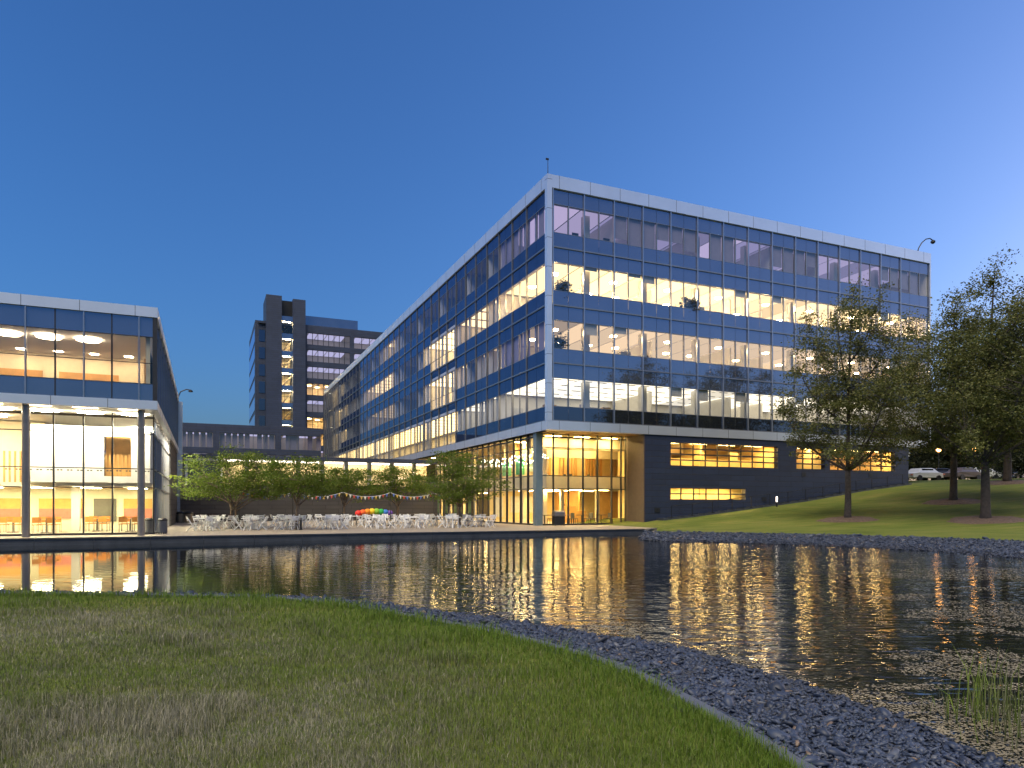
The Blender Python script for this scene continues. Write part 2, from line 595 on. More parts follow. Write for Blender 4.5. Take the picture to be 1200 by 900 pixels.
def lawn_mat():
    m, nt, b = new_mat("lawn_turf")
    geo = N(nt, "ShaderNodeNewGeometry")
    n1 = N(nt, "ShaderNodeTexNoise", Scale=0.22, Detail=4.0)
    n2 = N(nt, "ShaderNodeTexNoise", Scale=9.0, Detail=8.0, Roughness=0.75)
    n3 = N(nt, "ShaderNodeTexNoise", Scale=1.3, Detail=3.0)
    mp = N(nt, "ShaderNodeMapping")
    mp.inputs["Scale"].default_value = (0.35, 1.6, 1)
    mp.inputs["Rotation"].default_value = (0, 0, -TH)
    nt.links.new(geo.outputs["Position"], mp.inputs[0])
    for n in (n1, n2, n3):
        nt.links.new(mp.outputs[0] if n is n3 else geo.outputs["Position"], n.inputs["Vector"])
    r1 = ramp(nt, [(0.34, (0.050, 0.078, 0.012)), (0.50, (0.098, 0.122, 0.022)), (0.66, (0.145, 0.140, 0.040))])
    ad = N(nt, "ShaderNodeMath", operation="MULTIPLY_ADD")
    ad.inputs[1].default_value = 0.55
    nt.links.new(n3.outputs["Fac"], ad.inputs[0])
    m2 = N(nt, "ShaderNodeMath", operation="MULTIPLY")
    m2.inputs[1].default_value = 0.45
    nt.links.new(n1.outputs["Fac"], m2.inputs[0])
    nt.links.new(m2.outputs[0], ad.inputs[2])
    nt.links.new(ad.outputs[0], r1.inputs["Fac"])
    mr = N(nt, "ShaderNodeMapRange")
    mr.inputs["To Min"].default_value = 0.55
    mr.inputs["To Max"].default_value = 1.4
    nt.links.new(n2.outputs["Fac"], mr.inputs[0])
    mm = N(nt, "ShaderNodeMix", data_type="RGBA", blend_type="MULTIPLY")
    mm.inputs[0].default_value = 1.0
    nt.links.new(r1.outputs[0], mm.inputs[6])
    nt.links.new(mr.outputs[0], mm.inputs[7])
    nt.links.new(mm.outputs[2], b.inputs["Base Color"])
    b.inputs["Roughness"].default_value = 0.95
    b.inputs["Specular IOR Level"].default_value = 0.15
    bp = N(nt, "ShaderNodeBump", Strength=0.6, Distance=0.06)
    nt.links.new(n2.outputs["Fac"], bp.inputs["Height"])
    nt.links.new(bp.outputs[0], b.inputs["Normal"])
    return m


ground = np_mesh("ground", np.stack([gx.ravel(), gy.ravel(), gz], 1), [quads], lawn_mat(), smooth=True)
tag(ground, kind="structure")

# --- terrace
deck_m, nt, b = new_mat("terrace_paving")
tc = N(nt, "ShaderNodeTexCoord")
mp = N(nt, "ShaderNodeMapping")
mp.inputs["Rotation"].default_value = (0, 0, -TH)
nt.links.new(tc.outputs["Object"], mp.inputs[0])
br = N(nt, "ShaderNodeTexBrick", Scale=1.0)
br.inputs["Color1"].default_value = (0.25, 0.205, 0.16, 1)
br.inputs["Color2"].default_value = (0.30, 0.25, 0.195, 1)
br.inputs["Mortar"].default_value = (0.16, 0.14, 0.12, 1)
br.inputs["Mortar Size"].default_value = 0.012
br.inputs["Brick Width"].default_value = 1.5
br.inputs["Row Height"].default_value = 0.75
nt.links.new(mp.outputs[0], br.inputs["Vector"])
nz = N(nt, "ShaderNodeTexNoise", Scale=1.2, Detail=8.0, Roughness=0.7)
nt.links.new(tc.outputs["Object"], nz.inputs["Vector"])
mr = N(nt, "ShaderNodeMapRange")
mr.inputs["To Min"].default_value = 0.7
mr.inputs["To Max"].default_value = 1.2
nt.links.new(nz.outputs["Fac"], mr.inputs[0])
mm = N(nt, "ShaderNodeMix", data_type="RGBA", blend_type="MULTIPLY")
mm.inputs[0].default_value = 1.0
nt.links.new(br.outputs["Color"], mm.inputs[6])
nt.links.new(mr.outputs[0], mm.inputs[7])
nt.links.new(mm.outputs[2], b.inputs["Base Color"])
b.inputs["Roughness"].default_value = 0.6
tb = MB()
pts = [W(-64, deck_edge_y), W(3.2, deck_edge_y), W(5.2, deck_edge_y + 1.4), W(5.6, -1.5), W(8.35, -0.6), W(8.35, 2.5), W(8.35, 60), W(-64, 60)]
n = len(pts)
tb.v = [(p.x, p.y, 0.0) for p in pts] + [(p.x, p.y, -0.2) for p in pts]
tb.f = [tuple(range(n)), tuple(range(2 * n - 1, n - 1, -1))] + [(i, n + i, n + (i + 1) % n, (i + 1) % n) for i in range(n)]
tag(tb.obj("terrace", deck_m), kind="structure")
# dark granite basin edge under the terrace lip, in two courses
rb = MB()
for k in range(28):
    x0, x1 = -64 + k * 2.4, -64 + (k + 1) * 2.4 - 0.012
    for (z0, z1, off) in ((-0.05, 0.012, -0.10), (-0.19, -0.06, -0.05), (-1.2, -0.20, -0.14)):
        a, c2, d, e = W(x0, deck_edge_y + off), W(x1, deck_edge_y + off), W(x1, deck_edge_y + 0.35), W(x0, deck_edge_y + 0.35)
        i = len(rb.v)
        if z1 > 0:                          # lip stone stays in front of the paving
            d, e = W(x1, deck_edge_y - 0.004), W(x0, deck_edge_y - 0.004)
        rb.v += [(p.x, p.y, z) for z in (z0, z1) for p in (a, c2, d, e)]
        rb.f += [(i, i + 3, i + 2, i + 1), (i + 4, i + 5, i + 6, i + 7), (i, i + 1, i + 5, i + 4), (i + 1, i + 2, i + 6, i + 5), (i + 2, i + 3, i + 7, i + 6), (i + 3, i, i + 4, i + 7)]
tag(rb.obj("basin_edge", M["rim"]), kind="structure")


# --- shore ribbons
def resample(poly, n):
    p = np.array(poly, float)
    s = np.concatenate([[0], np.cumsum(np.hypot(*np.diff(p, axis=0).T))])
    # Catmull-Rom through the points
    out = []
    for t in np.linspace(0, s[-1], n):
        i = min(np.searchsorted(s, t, "right") - 1, len(p) - 2)
        i = max(i, 0)
        u = (t - s[i]) / (s[i + 1] - s[i] + 1e-9)
        p0, p1, p2, p3 = p[max(i - 1, 0)], p[i], p[i + 1], p[min(i + 2, len(p) - 1)]
        m1 = (p2 - p0) / 2 if i > 0 else (p2 - p1)
        m2 = (p3 - p1) / 2 if i < len(p) - 2 else (p2 - p1)
        L = s[i + 1] - s[i]
        if i > 0:
            m1 = (p2 - p0) / (s[i + 1] - s[i - 1]) * L
        if i < len(p) - 2:
            m2 = (p3 - p1) / (s[i + 2] - s[i]) * L
        out.append((2 * u**3 - 3 * u**2 + 1) * p1 + (u**3 - 2 * u**2 + u) * m1 + (-2 * u**3 + 3 * u**2) * p2 + (u**3 - u**2) * m2)
    return np.array(out)


# both shore lines are cut into matching stations, segment by segment
def stations(A, B, per):
    a, b2 = np.array(A), np.array(B)
    return resample(A, per), resample(B, per)


def match(top, wat):
    """for every point of the water line the nearest point of the top line, kept in order"""
    j = 0
    out = []
    for p in wat:
        d = np.hypot(*(top[j:] - p).T)
        j = j + int(np.argmin(d[:60]))
        out.append(top[j])
    out = np.array(out)
    k = 9                                   # smooth the pairing
    pad = np.pad(out, ((k, k), (0, 0)), mode="edge")
    return np.stack([np.convolve(pad[:, c], np.ones(2 * k + 1) / (2 * k + 1), "valid") for c in (0, 1)], 1)


NW = resample(near_shore, 420)
NS = match(resample(strip, 1600), NW)
FW = resample(far_water, 260)
FT = match(resample(far_top, 900), FW)


def ribbon(name, top, wat, ztop, mat):
    n = len(top)
    rows = []
    for t in np.linspace(0, 1.35, 12):
        p = top + (wat - top) * t
        z = ztop + (WATER - ztop) * t - (0.35 * (t - 1) if t > 1 else 0) + 0.03 * np.sin(np.arange(n) * 0.9 + t * 9)
        rows.append(np.column_stack([p, z]))
    v = np.concatenate(rows)
    i = np.arange(len(rows) * n).reshape(len(rows), n)
    q = np.stack([i[:-1, :-1], i[:-1, 1:], i[1:, 1:], i[1:, :-1]], -1).reshape(-1, 4)
    return tag(np_mesh(name, v, [q], mat, smooth=True), kind="structure")


M["bed"] = pmat("wet_stone_bed", (0.035, 0.038, 0.045), 0.7, var=0.5, scale=12, bump=0.8, bscale=30)
ribbon("gravel_bank", NS, NW, -0.14, M["bed"])
ribbon("gravel_bank", FT, FW, 0.02, M["bed"])

# concrete mowing strip between lawn and stones
ks = MB()
S2 = resample(strip, 500)
tn = np.gradient(S2, axis=0)
tn /= np.hypot(*tn.T)[:, None]
nrm = np.column_stack([-tn[:, 1], tn[:, 0]])
sec = [(-0.065, -0.3), (-0.065, -0.098), (-0.055, -0.088), (0.055, -0.088), (0.065, -0.098), (0.065, -0.3)]
for o_, z in sec:
    ks.v += [(*(p + q * o_), z) for p, q in zip(S2, nrm)]
m_ = len(S2)
for a in range(len(sec) - 1):
    for i in range(m_ - 1):
        ks.f.append((a * m_ + i, a * m_ + i + 1, (a + 1) * m_ + i + 1, (a + 1) * m_ + i))
tag(ks.obj("kerb_strip", M["concrete"]), kind="structure")

# --- stones
ico = bpy.data.meshes.new("tmp")
import bmesh
bm = bmesh.new()
bmesh.ops.create_icosphere(bm, subdivisions=1, radius=1.0)
bm.verts.ensure_lookup_table()
IV = np.array([v.co[:] for v in bm.verts])
IF = np.array([[v.index for v in f.verts] for f in bm.faces])
bm.free()


def stone_mat():
    m, nt, b = new_mat("slate_stone")
    at = N(nt, "ShaderNodeAttribute", attribute_name="tone")
    r = ramp(nt, [(0.0, (0.008, 0.012, 0.024)), (0.45, (0.022, 0.034, 0.068)), (0.8, (0.045, 0.060, 0.100)), (0.95, (0.12, 0.125, 0.14)), (1.0, (0.14, 0.10, 0.075))])
    nt.links.new(at.outputs["Fac"], r.inputs["Fac"])
    tc = N(nt, "ShaderNodeNewGeometry")
    nz = N(nt, "ShaderNodeTexNoise", Scale=35.0, Detail=5.0)
    nt.links.new(tc.outputs["Position"], nz.inputs["Vector"])
    mr = N(nt, "ShaderNodeMapRange")
    mr.inputs["To Min"].default_value = 0.65
    mr.inputs["To Max"].default_value = 1.35
    nt.links.new(nz.outputs["Fac"], mr.inputs[0])
    mm = N(nt, "ShaderNodeMix", data_type="RGBA", blend_type="MULTIPLY")
    mm.inputs[0].default_value = 1.0
    nt.links.new(r.outputs[0], mm.inputs[6])
    nt.links.new(mr.outputs[0], mm.inputs[7])
    nt.links.new(mm.outputs[2], b.inputs["Base Color"])
    b.inputs["Roughness"].default_value = 0.55
    return m


M["stone"] = stone_mat()


def stones(name, top, wat, ztop, n, size, ylim, t1=1.12):
    seg = np.hypot(*np.diff(wat, axis=0).T) * 0 + np.hypot(*np.diff((top + wat) / 2, axis=0).T)
    wid = np.hypot(*(top - wat).T)[:-1]
    yy = wat[:-1, 1]
    wgt = seg * wid * ((yy > ylim[0]) & (yy < ylim[1])) / np.clip(yy, 4, 60) ** ylim[2]
    idx = RNG.choice(len(wgt), n, p=wgt / wgt.sum())
    u = RNG.random(n)
    t = 0.02 + RNG.random(n) * t1
    a = top[idx] + (top[idx + 1] - top[idx]) * u[:, None]
    b2 = wat[idx] + (wat[idx + 1] - wat[idx]) * u[:, None]
    p = a + (b2 - a) * t[:, None]
    z = ztop + (WATER - ztop) * t
    s = size * np.exp(RNG.normal(0, 0.45, n)) * (1 + 0.03 * np.clip(p[:, 1] - 6, 0, 20) * (ylim[2] > 0))
    k = len(IV)
    sc = np.stack([s * RNG.uniform(0.8, 1.4, n), s * RNG.uniform(0.6, 1.0, n), s * RNG.uniform(0.25, 0.55, n)], 1)
    V = IV[None] * RNG.uniform(0.72, 1.22, (n, k, 1)) * sc[:, None]
    yaw, tx, ty = RNG.uniform(0, 6.28, n), RNG.normal(0, 0.35, n), RNG.normal(0, 0.35, n)
    V[:, :, 2] += V[:, :, 0] * tx[:, None] + V[:, :, 1] * ty[:, None]
    c, s_ = np.cos(yaw)[:, None], np.sin(yaw)[:, None]
    X = V[:, :, 0] * c - V[:, :, 1] * s_
    Y = V[:, :, 0] * s_ + V[:, :, 1] * c
    V = np.stack([X + p[:, :1], Y + p[:, 1:], V[:, :, 2] + (z + s * 0.25 + RNG.uniform(0, 0.03, n))[:, None]], -1)
    Fx = (IF[None] + (np.arange(n) * k)[:, None, None]).reshape(-1, 3)
    wet = np.clip((t - 0.80) / 0.15, 0, 1)               # stones at the waterline are wet and dark
    tone = np.repeat(np.clip(RNG.beta(2, 2.6, n) * (1 - 0.6 * wet) + (RNG.random(n) > 0.97) * 0.5, 0, 1), k)
    o = np_mesh(name, V.reshape(-1, 3), [Fx], M["stone"], attr=tone)
    return tag(o, kind="stuff")


o = stones("slate_stones", NS, NW, -0.14, 80000, 0.0175, (2.6, 20, 1.2), 0.97)
tag(o, "blue grey slate stones piled on the near pond bank beside the lawn", "stones")
o = stones("shore_gravel", FT, FW, 0.02, 36000, 0.036, (16, 46, 0.0), 1.05)
tag(o, "grey cobbles lining the far pond bank below the sloping lawn", "stones")

# --- water
wm = bpy.data.materials.new("pond_water")
wm.use_nodes = True
nt = wm.node_tree
b = nt.nodes["Principled BSDF"]
b.inputs["Base Color"].default_value = (0.006, 0.008, 0.009, 1)
b.inputs["Roughness"].default_value = 0.025
b.inputs["IOR"].default_value = 1.45
geo = N(nt, "ShaderNodeNewGeometry")
mp = N(nt, "ShaderNodeMapping")
mp.inputs["Scale"].default_value = (0.9, 2.6, 1)
nt.links.new(geo.outputs["Position"], mp.inputs[0])
n1 = N(nt, "ShaderNodeTexNoise", Scale=1.7, Detail=2.0, Roughness=0.5)
nt.links.new(mp.outputs[0], n1.inputs["Vector"])
wind = N(nt, "ShaderNodeTexNoise", Scale=0.10, Detail=2.0)
nt.links.new(geo.outputs["Position"], wind.inputs["Vector"])
sx = N(nt, "ShaderNodeSeparateXYZ")
nt.links.new(geo.outputs["Position"], sx.inputs[0])
gr = N(nt, "ShaderNodeMapRange")                        # the left end of the basin is sheltered
gr.inputs["From Min"].default_value = -14
gr.inputs["From Max"].default_value = 6
gr.inputs["To Min"].default_value = 0.04
gr.inputs["To Max"].default_value = 1.0
nt.links.new(sx.outputs[0], gr.inputs[0])
ml = N(nt, "ShaderNodeMath", operation="MULTIPLY")
nt.links.new(gr.outputs[0], ml.inputs[0])
wr = N(nt, "ShaderNodeMapRange")
wr.inputs["From Min"].default_value = 0.35
wr.inputs["From Max"].default_value = 0.65
wr.inputs["To Min"].default_value = 0.35
wr.inputs["To Max"].default_value = 1.0
nt.links.new(wind.outputs["Fac"], wr.inputs[0])
nt.links.new(wr.outputs[0], ml.inputs[1])
m3 = N(nt, "ShaderNodeMath", operation="MULTIPLY")
m3.inputs[1].default_value = 0.60
nt.links.new(ml.outputs[0], m3.inputs[0])
bp = N(nt, "ShaderNodeBump", Distance=0.06)
nt.links.new(m3.outputs[0], bp.inputs["Strength"])
nt.links.new(n1.outputs["Fac"], bp.inputs["Height"])
nt.links.new(bp.outputs[0], b.inputs["Normal"])
wb = MB()
wb.v = [(-80, -8, WATER), (32, -8, WATER), (32, 60, WATER), (-80, 60, WATER)]
# water sheet clipped to the basin outline
bp_ = np.array([tuple(p) for p in NS[::3]] + [tuple(p) for p in FT[::-1][::3]] + [tuple(W(3.2, deck_edge_y + 0.1)[:2]), tuple(W(-64, deck_edge_y + 0.1)[:2])])
wb.v = [(x, y, WATER) for x, y in bp_]
wb.f = [tuple(range(len(bp_)))]
bmw = bmesh.new()
vv = [bmw.verts.new(p) for p in wb.v]
fc = bmw.faces.new(vv)
bmesh.ops.triangulate(bmw, faces=[fc])
me = bpy.data.meshes.new("water")
bmesh.ops.recalc_face_normals(bmw, faces=bmw.faces)
bmw.to_mesh(me)
if me.polygons and me.polygons[0].normal.z < 0:
    me.flip_normals()
bmw.free()
me.materials.append(wm)
water = bpy.data.objects.new("water", me)
COL.objects.link(water)
tag(water, kind="structure")


# --- grass blades
def blade_mat():
    m, nt, b = new_mat("grass_blade")
    at = N(nt, "ShaderNodeAttribute", attribute_name="tone")
    r = ramp(nt, [(0.0, (0.075, 0.140, 0.012)), (0.33, (0.135, 0.195, 0.024)), (0.55, (0.120, 0.135, 0.050)), (0.8, (0.195, 0.185, 0.125)), (1.0, (0.32, 0.30, 0.225))])
    nt.links.new(at.outputs["Fac"], r.inputs["Fac"])
    nt.links.new(r.outputs[0], b.inputs["Base Color"])
    b.inputs["Roughness"].default_value = 0.6
    b.inputs["Specular IOR Level"].default_value = 0.25
    tr = N(nt, "ShaderNodeBsdfTranslucent")
    nt.links.new(r.outputs[0], tr.inputs[0])
    mx = N(nt, "ShaderNodeMixShader")
    mx.inputs[0].default_value = 0.3
    nt.links.new(b.outputs[0], mx.inputs[1])
    nt.links.new(tr.outputs[0], mx.inputs[2])
    nt.links.new(mx.outputs[0], nt.nodes["Material Output"].inputs[0])
    return m


M["blade"] = blade_mat()


def blades(P, z, h, wd, tone, name, lean=0.45):
    n = len(P)
    yaw = RNG.uniform(0, 2 * PI, n)
    dirx, diry = np.cos(yaw), np.sin(yaw)
    face = yaw + PI / 2 + RNG.normal(0, 0.4, n)
    wx, wy = np.cos(face) * wd / 2, np.sin(face) * wd / 2
    ln = np.abs(RNG.normal(0, lean, n)) * h
    base = np.column_stack([P, z])
    mid = base + np.column_stack([dirx * ln * 0.3, diry * ln * 0.3, h * 0.6])
    tip = base + np.column_stack([dirx * ln, diry * ln, h * (1 - 0.25 * np.clip(ln / h, 0, 1))])
    o_ = np.column_stack([wx, wy, np.zeros(n)])
    V = np.stack([base - o_, base + o_, mid + o_ * 0.8, mid - o_ * 0.8, tip], 1).reshape(-1, 3)
    k = np.arange(n)[:, None] * 5
    return np_mesh(name, V, [k + np.array([[0, 1, 2, 3]]), k + np.array([[3, 2, 4]])], M["blade"], attr=np.repeat(tone, 5))


NB = 330000
Yb = 3.2 * (15.0 / 3.2) ** RNG.random(NB)                  # more blades close to the lens
Xb = RNG.uniform(-0.95, 0.62, NB) * Yb
Pb = np.column_stack([Xb, Yb])
sdp = poly_sd(Pb, basin)
keep = sdp > 0.06 + 0.03 * RNG.random(NB)
Pb, sdp = Pb[keep], sdp[keep]
Yb = Pb[:, 1]
dry = 0.5 * vnoise(Pb, 0.55, 1) + 0.3 * vnoise(Pb, 1.7, 2) + 0.2 * vnoise(Pb, 5.0, 5)
edge = np.clip((sdp - 0.2) / 2.6, 0, 1)                     # watered and green along the strip, thirsty in the middle
tone = np.clip(0.16 + 0.66 * edge * (0.30 + 1.15 * dry) + RNG.normal(0, 0.20, len(Pb)), 0, 1)
hgt = (0.045 + 0.03 * vnoise(Pb, 2.2, 7)) * RNG.uniform(0.55, 1.35, len(Pb)) * (1.25 - 0.35 * edge) * (1 + 0.9 * np.clip((vnoise(Pb, 1.9, 21) - 0.72) / 0.1, 0, 1))
o = blades(Pb, ground_z(Pb[:, 0], Pb[:, 1]) - 0.005, hgt, 0.0035 * (Yb / 4.5) ** 0.8 * RNG.uniform(0.7, 1.4, len(Pb)), tone, "lawn_grass")
tag(o, "mown lawn with dry brownish middle and green edge in the foreground", "grass", kind="stuff")
# long uncut tufts that hang over the concrete strip
NT_ = 14000
ti = RNG.integers(0, len(S2) - 1, NT_)
ok = (S2[ti, 1] > 3) & (S2[ti, 1] < 15.5) & (np.abs(S2[ti, 0]) < S2[ti, 1] * 0.95)
ti = ti[ok]
cl = vnoise(S2[ti], 2.3, 9)
ti = ti[cl > 0.30]
Pt = S2[ti] - nrm[ti] * 0
side = np.sign(poly_sd(S2 + nrm * 0.3, basin))[ti]          # which side is lawn
Pt = S2[ti] + nrm[ti] * (side * RNG.uniform(0.015, 0.30, len(ti)))[:, None] + RNG.normal(0, 0.03, (len(ti), 2))
Hh = (0.06 + 0.15 * vnoise(Pt, 2.3, 9) ** 1.5) * RNG.uniform(0.6, 1.4, len(Pt))
o = blades(Pt, np.full(len(Pt), -0.12), Hh, 0.0055 * (Pt[:, 1] / 5) ** 0.6 * RNG.uniform(0.7, 1.3, len(Pt)), np.clip(RNG.normal(0.16, 0.1, len(Pt)), 0, 1), "edge_grass", 0.6)
tag(o, "long bright green grass tufts hanging over the concrete edging strip", "grass", kind="stuff")

# floating duckweed flecks on the right part of the pond
NF = 110000
Yf = 4.6 * (26 / 4.6) ** RNG.random(NF)
Xf = Yf * RNG.uniform(0.02, 0.95, NF)
Pf = np.column_stack([Xf, Yf])
pond_poly = np.array([tuple(p) for p in NW] + [tuple(p) for p in FW[::-1]])
dens = 0.55 * vnoise(Pf * [1, 1.8], 0.45, 11) + 0.3 * vnoise(Pf * [1, 2.2], 1.6, 12) + 0.15 * vnoise(Pf, 5, 13)
shore = np.exp(-np.abs(poly_sd(Pf, pond_poly)) / 1.2) * 0.22
keepf = (poly_sd(Pf, pond_poly) < -0.02) & (dens + shore + 0.55 * np.clip((Xf / Yf - 0.36), -0.5, 0.25) - 0.012 * np.clip(Yf - 8, 0, 20) > 0.555 + 0.10 * RNG.random(NF))
Pf = Pf[keepf]
nf = len(Pf)
sf = RNG.uniform(0.006, 0.018, nf) * (Pf[:, 1] / 7) ** 0.5
a0 = RNG.uniform(0, 6.28, nf)
V = np.stack([np.column_stack([Pf[:, 0] + np.cos(a0 + k * 1.2566) * sf * RNG.uniform(0.6, 1.5, nf), Pf[:, 1] + np.sin(a0 + k * 1.2566) * sf * RNG.uniform(0.5, 1.2, nf), WATER + 0.004 + RNG.uniform(0, 0.006, nf)]) for k in range(5)], 1).reshape(-1, 3)
M["duckweed"] = pmat("duckweed", (0.19, 0.16, 0.10), 0.5, var=0.4, scale=3)
o = np_mesh("duckweed", V, [np.arange(nf * 5).reshape(nf, 5)], M["duckweed"])
tag(o, "tan flecks of floating pond weed spread over the right of the pond", "pond weed", kind="stuff")

# ------------------------------------------------------------------ main building
main = empty("office_building", tuple(C0), TH)
tag(main, "large glass office block raised over the lobby corner, four banded upper storeys with lit rooms", "building")
LR, LL = 41.2, 105.8                     # lengths of the right hand and left hand fronts
Z0, SH = 7.81, 4.29                      # first upper floor, storey height
ZT = Z0 + 4 * SH
BR, BL = 1.3125, 1.42                    # pane widths
R0, L0 = 0.42, 0.95                      # first mullion


def corner_band(name, z0, z1, out, depth, mat, joints, lr=LR, ll=LL):
    m = MB()
    m.box(-out, lr + out, -out, depth, z0, z1)
    m.box(-out, depth, depth, ll, z0, z1)
    m.box(lr - 0.4, lr + out, depth, ll * 0.3, z0, z1)
    return obj2(name, [(m, mat), (joints, M["panel_joint"])], main)


mb, mb2 = MB(), MB()                      # open joints between the fascia panels
for k in range(32):
    x = 0.9 + k * 2 * BR
    if x < LR:
        mb.box(x - 0.012, x + 0.012, -0.106, -0.05, ZT, ZT + 0.963)
        mb2.box(x - 0.012, x + 0.012, -0.086, -0.05, Z0 - 0.683, Z0)
for k in range(37):
    y = 0.9 + k * 2 * BL
    mb.box(-0.106, -0.05, y - 0.012, y + 0.012, ZT, ZT + 0.963)
    mb2.box(-0.086, -0.05, y - 0.012, y + 0.012, Z0 - 0.683, Z0)
corner_band("roof_fascia", ZT, ZT + 0.96, 0.10, 0.5, M["panel"], mb)
corner_band("soffit_fascia", Z0 - 0.68, Z0, 0.08, 0.5, M["panel"], mb2)
MB().box(0.4, LR - 0.4, 0.5, 30, ZT + 0.3, ZT + 0.5).box(0.4, 24, 30, LL, ZT + 0.3, ZT + 0.5).obj("roof", M["roof"], main)
# square corner post and its joints
cp = MB()
cp.box(-0.10, 0.30, -0.10, 0.30, Z0, ZT)
cj = MB()
for k in range(9):
    z = Z0 + k * SH / 2 + 0.6
    cj.box(-0.104, 0.304, -0.104, 0.304, z - 0.012, z + 0.012)
obj2("corner_post", [(cp, M["panel"]), (cj, M["panel_joint"])], main)
# end post of the right front
MB().box(LR - 0.05, LR + 0.10, -0.10, 0.30, Z0, ZT).obj("end_post", M["panel"], main)

# -- curtain wall
NRB, NLB = 15, 37
r_edges = [R0 + 2 * BR * k for k in range(15)] + [LR - 0.05]
l_edges = [L0 - 0.65 + 2 * BL * k for k in range(NLB + 1)]
l_edges = [0.32 if i == 0 else L0 + 2 * BL * i - 2 * BL + 2.8 if False else v for i, v in enumerate([0.32] + [L0 + 2 * BL * k for k in range(1, NLB)] + [LL])]
SPLO, SPHI = 1.07, 1.09                   # spandrel below the sill / above the head
LS = {3: list("-" * 37), 2: list("-" * 37), 1: list("-" * 37), 0: list("c" * 7 + "y" * 30)}
for s_, spec in ((3, {15: "d", 16: "w", 17: "w", 18: "d", 29: "y", 31: "y", 32: "y"}),
                 (2, {**{k: "w" for k in range(3, 7)}, **{k: "W" for k in range(7, 11)}, **{k: "w" for k in range(16, 23)}, 25: "d", 28: "y", 30: "y", 31: "y", 33: "y"}),
                 (1, {3: "d", 4: "d", 6: "w", **{k: "W" for k in range(7, 11)}, **{k: "d" for k in range(16, 22)}, 28: "y", 29: "y", 31: "y", 32: "y"})):
    for k, v in spec.items():
        LS[s_][k] = v
OPEN = {(2, 7), (2, 8), (2, 9), (1, 7), (1, 8), (1, 9)} | {(0, k) for k in range(7, 37)} | {(s, k) for s in range(4) for k in (30, 31, 32)}

frame_l, frame_r = MB(), MB()
for s in range(4):
    zf = Z0 + s * SH
    zs, zh = zf + SPLO, zf + SH - SPHI
    # right front: spandrels, windows
    sp = MB()
    sp2 = MB()                            # lower band of the storey
    for k in range(NRB):
        np_ = 3 if k == 14 else 2
        w_ = (r_edges[k + 1] - r_edges[k]) / np_
        for j in range(np_):
            a, b2 = r_edges[k] + j * w_ + 0.012, r_edges[k] + (j + 1) * w_ - 0.012
            sp2.box(a, b2, 0.05, 0.09, zf + 0.07, zs - 0.012)
            sp.box(a, b2, 0.05, 0.09, zh + 0.012, zf + SH - 0.005)
        g = MB()
        for j in range(np_):
            a, b2 = r_edges[k] + j * w_ + 0.02, r_edges[k] + (j + 1) * w_ - 0.02
            g.quad((a, 0.07, zs), (b2, 0.07, zs), (b2, 0.07, zh), (a, 0.07, zh))
        wo = g.obj("window", M["glass"], main)
        f = MB()
        for j in range(1, np_):
            x = r_edges[k] + j * w_
            f.box(x - 0.045, x + 0.045, 0.02, 0.14, zs, zh)
        f.box(r_edges[k] + 0.04, r_edges[k + 1] - 0.04, 0.04, 0.11, zs - 0.012, zs + 0.03)
        f.box(r_edges[k] + 0.04, r_edges[k + 1] - 0.04, 0.04, 0.11, zh - 0.03, zh + 0.012)
        f.obj("window_frame", M["mullion"], wo)
    sp.obj("spandrel_band", M["spandrel"], main)
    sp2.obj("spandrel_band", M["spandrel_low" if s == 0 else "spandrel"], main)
    # left front
    sp = sp2 = None
    far = MB()
    for k in range(NLB):
        a0_, b0_ = l_edges[k], l_edges[k + 1]
        w_ = (b0_ - a0_) / 2
        op = (s, k) in OPEN
        if op and sp:                     # a run of bands ends where the glass goes full height
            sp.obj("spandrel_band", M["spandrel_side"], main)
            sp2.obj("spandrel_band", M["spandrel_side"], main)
            sp = sp2 = None
        if not op and not sp:
            sp, sp2 = MB(), MB()
        g = MB()
        for j in range(2):
            a, b2 = a0_ + j * w_ + 0.015, a0_ + (j + 1) * w_ - 0.015
            z0_, z1_ = (zf + 0.06, zf + SH - 0.05) if op else (zs, zh)
            g.quad((0.07, a, z0_), (0.07, b2, z0_), (0.07, b2, z1_), (0.07, a, z1_))
            if not op:
                sp2.box(0.05, 0.09, a, b2, zf + 0.07, zs - 0.012)
                sp.box(0.05, 0.09, a, b2, zh + 0.012, zf + SH - 0.005)
        if k < 10:
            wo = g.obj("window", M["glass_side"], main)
            f = MB()
            f.box(0.03, 0.12, a0_ + w_ - 0.025, a0_ + w_ + 0.025, zs, zh)
            f.box(0.04, 0.11, a0_ + 0.04, b0_ - 0.04, zs - 0.012, zs + 0.03)
            f.box(0.04, 0.11, a0_ + 0.04, b0_ - 0.04, zh - 0.03, zh + 0.012)
            f.obj("window_frame", M["mullion"], wo)
        else:
            far.v, far.f = far.v + g.v, far.f + [tuple(i + len(far.v) for i in q) for q in g.f]
            frame_l.box(0.03, 0.12, a0_ + w_ - 0.02, a0_ + w_ + 0.02, zs, zh)
            frame_l.box(0.04, 0.11, a0_ + 0.04, b0_ - 0.04, zs - 0.012, zs + 0.03)
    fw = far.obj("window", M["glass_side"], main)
    fw["kind"] = "stuff"
    if sp:
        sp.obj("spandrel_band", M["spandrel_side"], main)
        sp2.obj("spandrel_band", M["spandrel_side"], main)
for k, x in enumerate(r_edges):
    frame_r.box(x - 0.05, x + 0.05, -0.06, 0.15, Z0, ZT)
for k, y in enumerate(l_edges):
    frame_l.box(-0.04, 0.14, y - 0.03, y + 0.03, Z0, ZT)
    if k > 30:                            # finned far end
        frame_l.box(-0.16, -0.04, y - 0.05, y + 0.05, Z0, ZT)
        if k < NLB:
            frame_l.box(-0.16, -0.04, y + BL - 0.05, y + BL + 0.05, Z0, ZT)
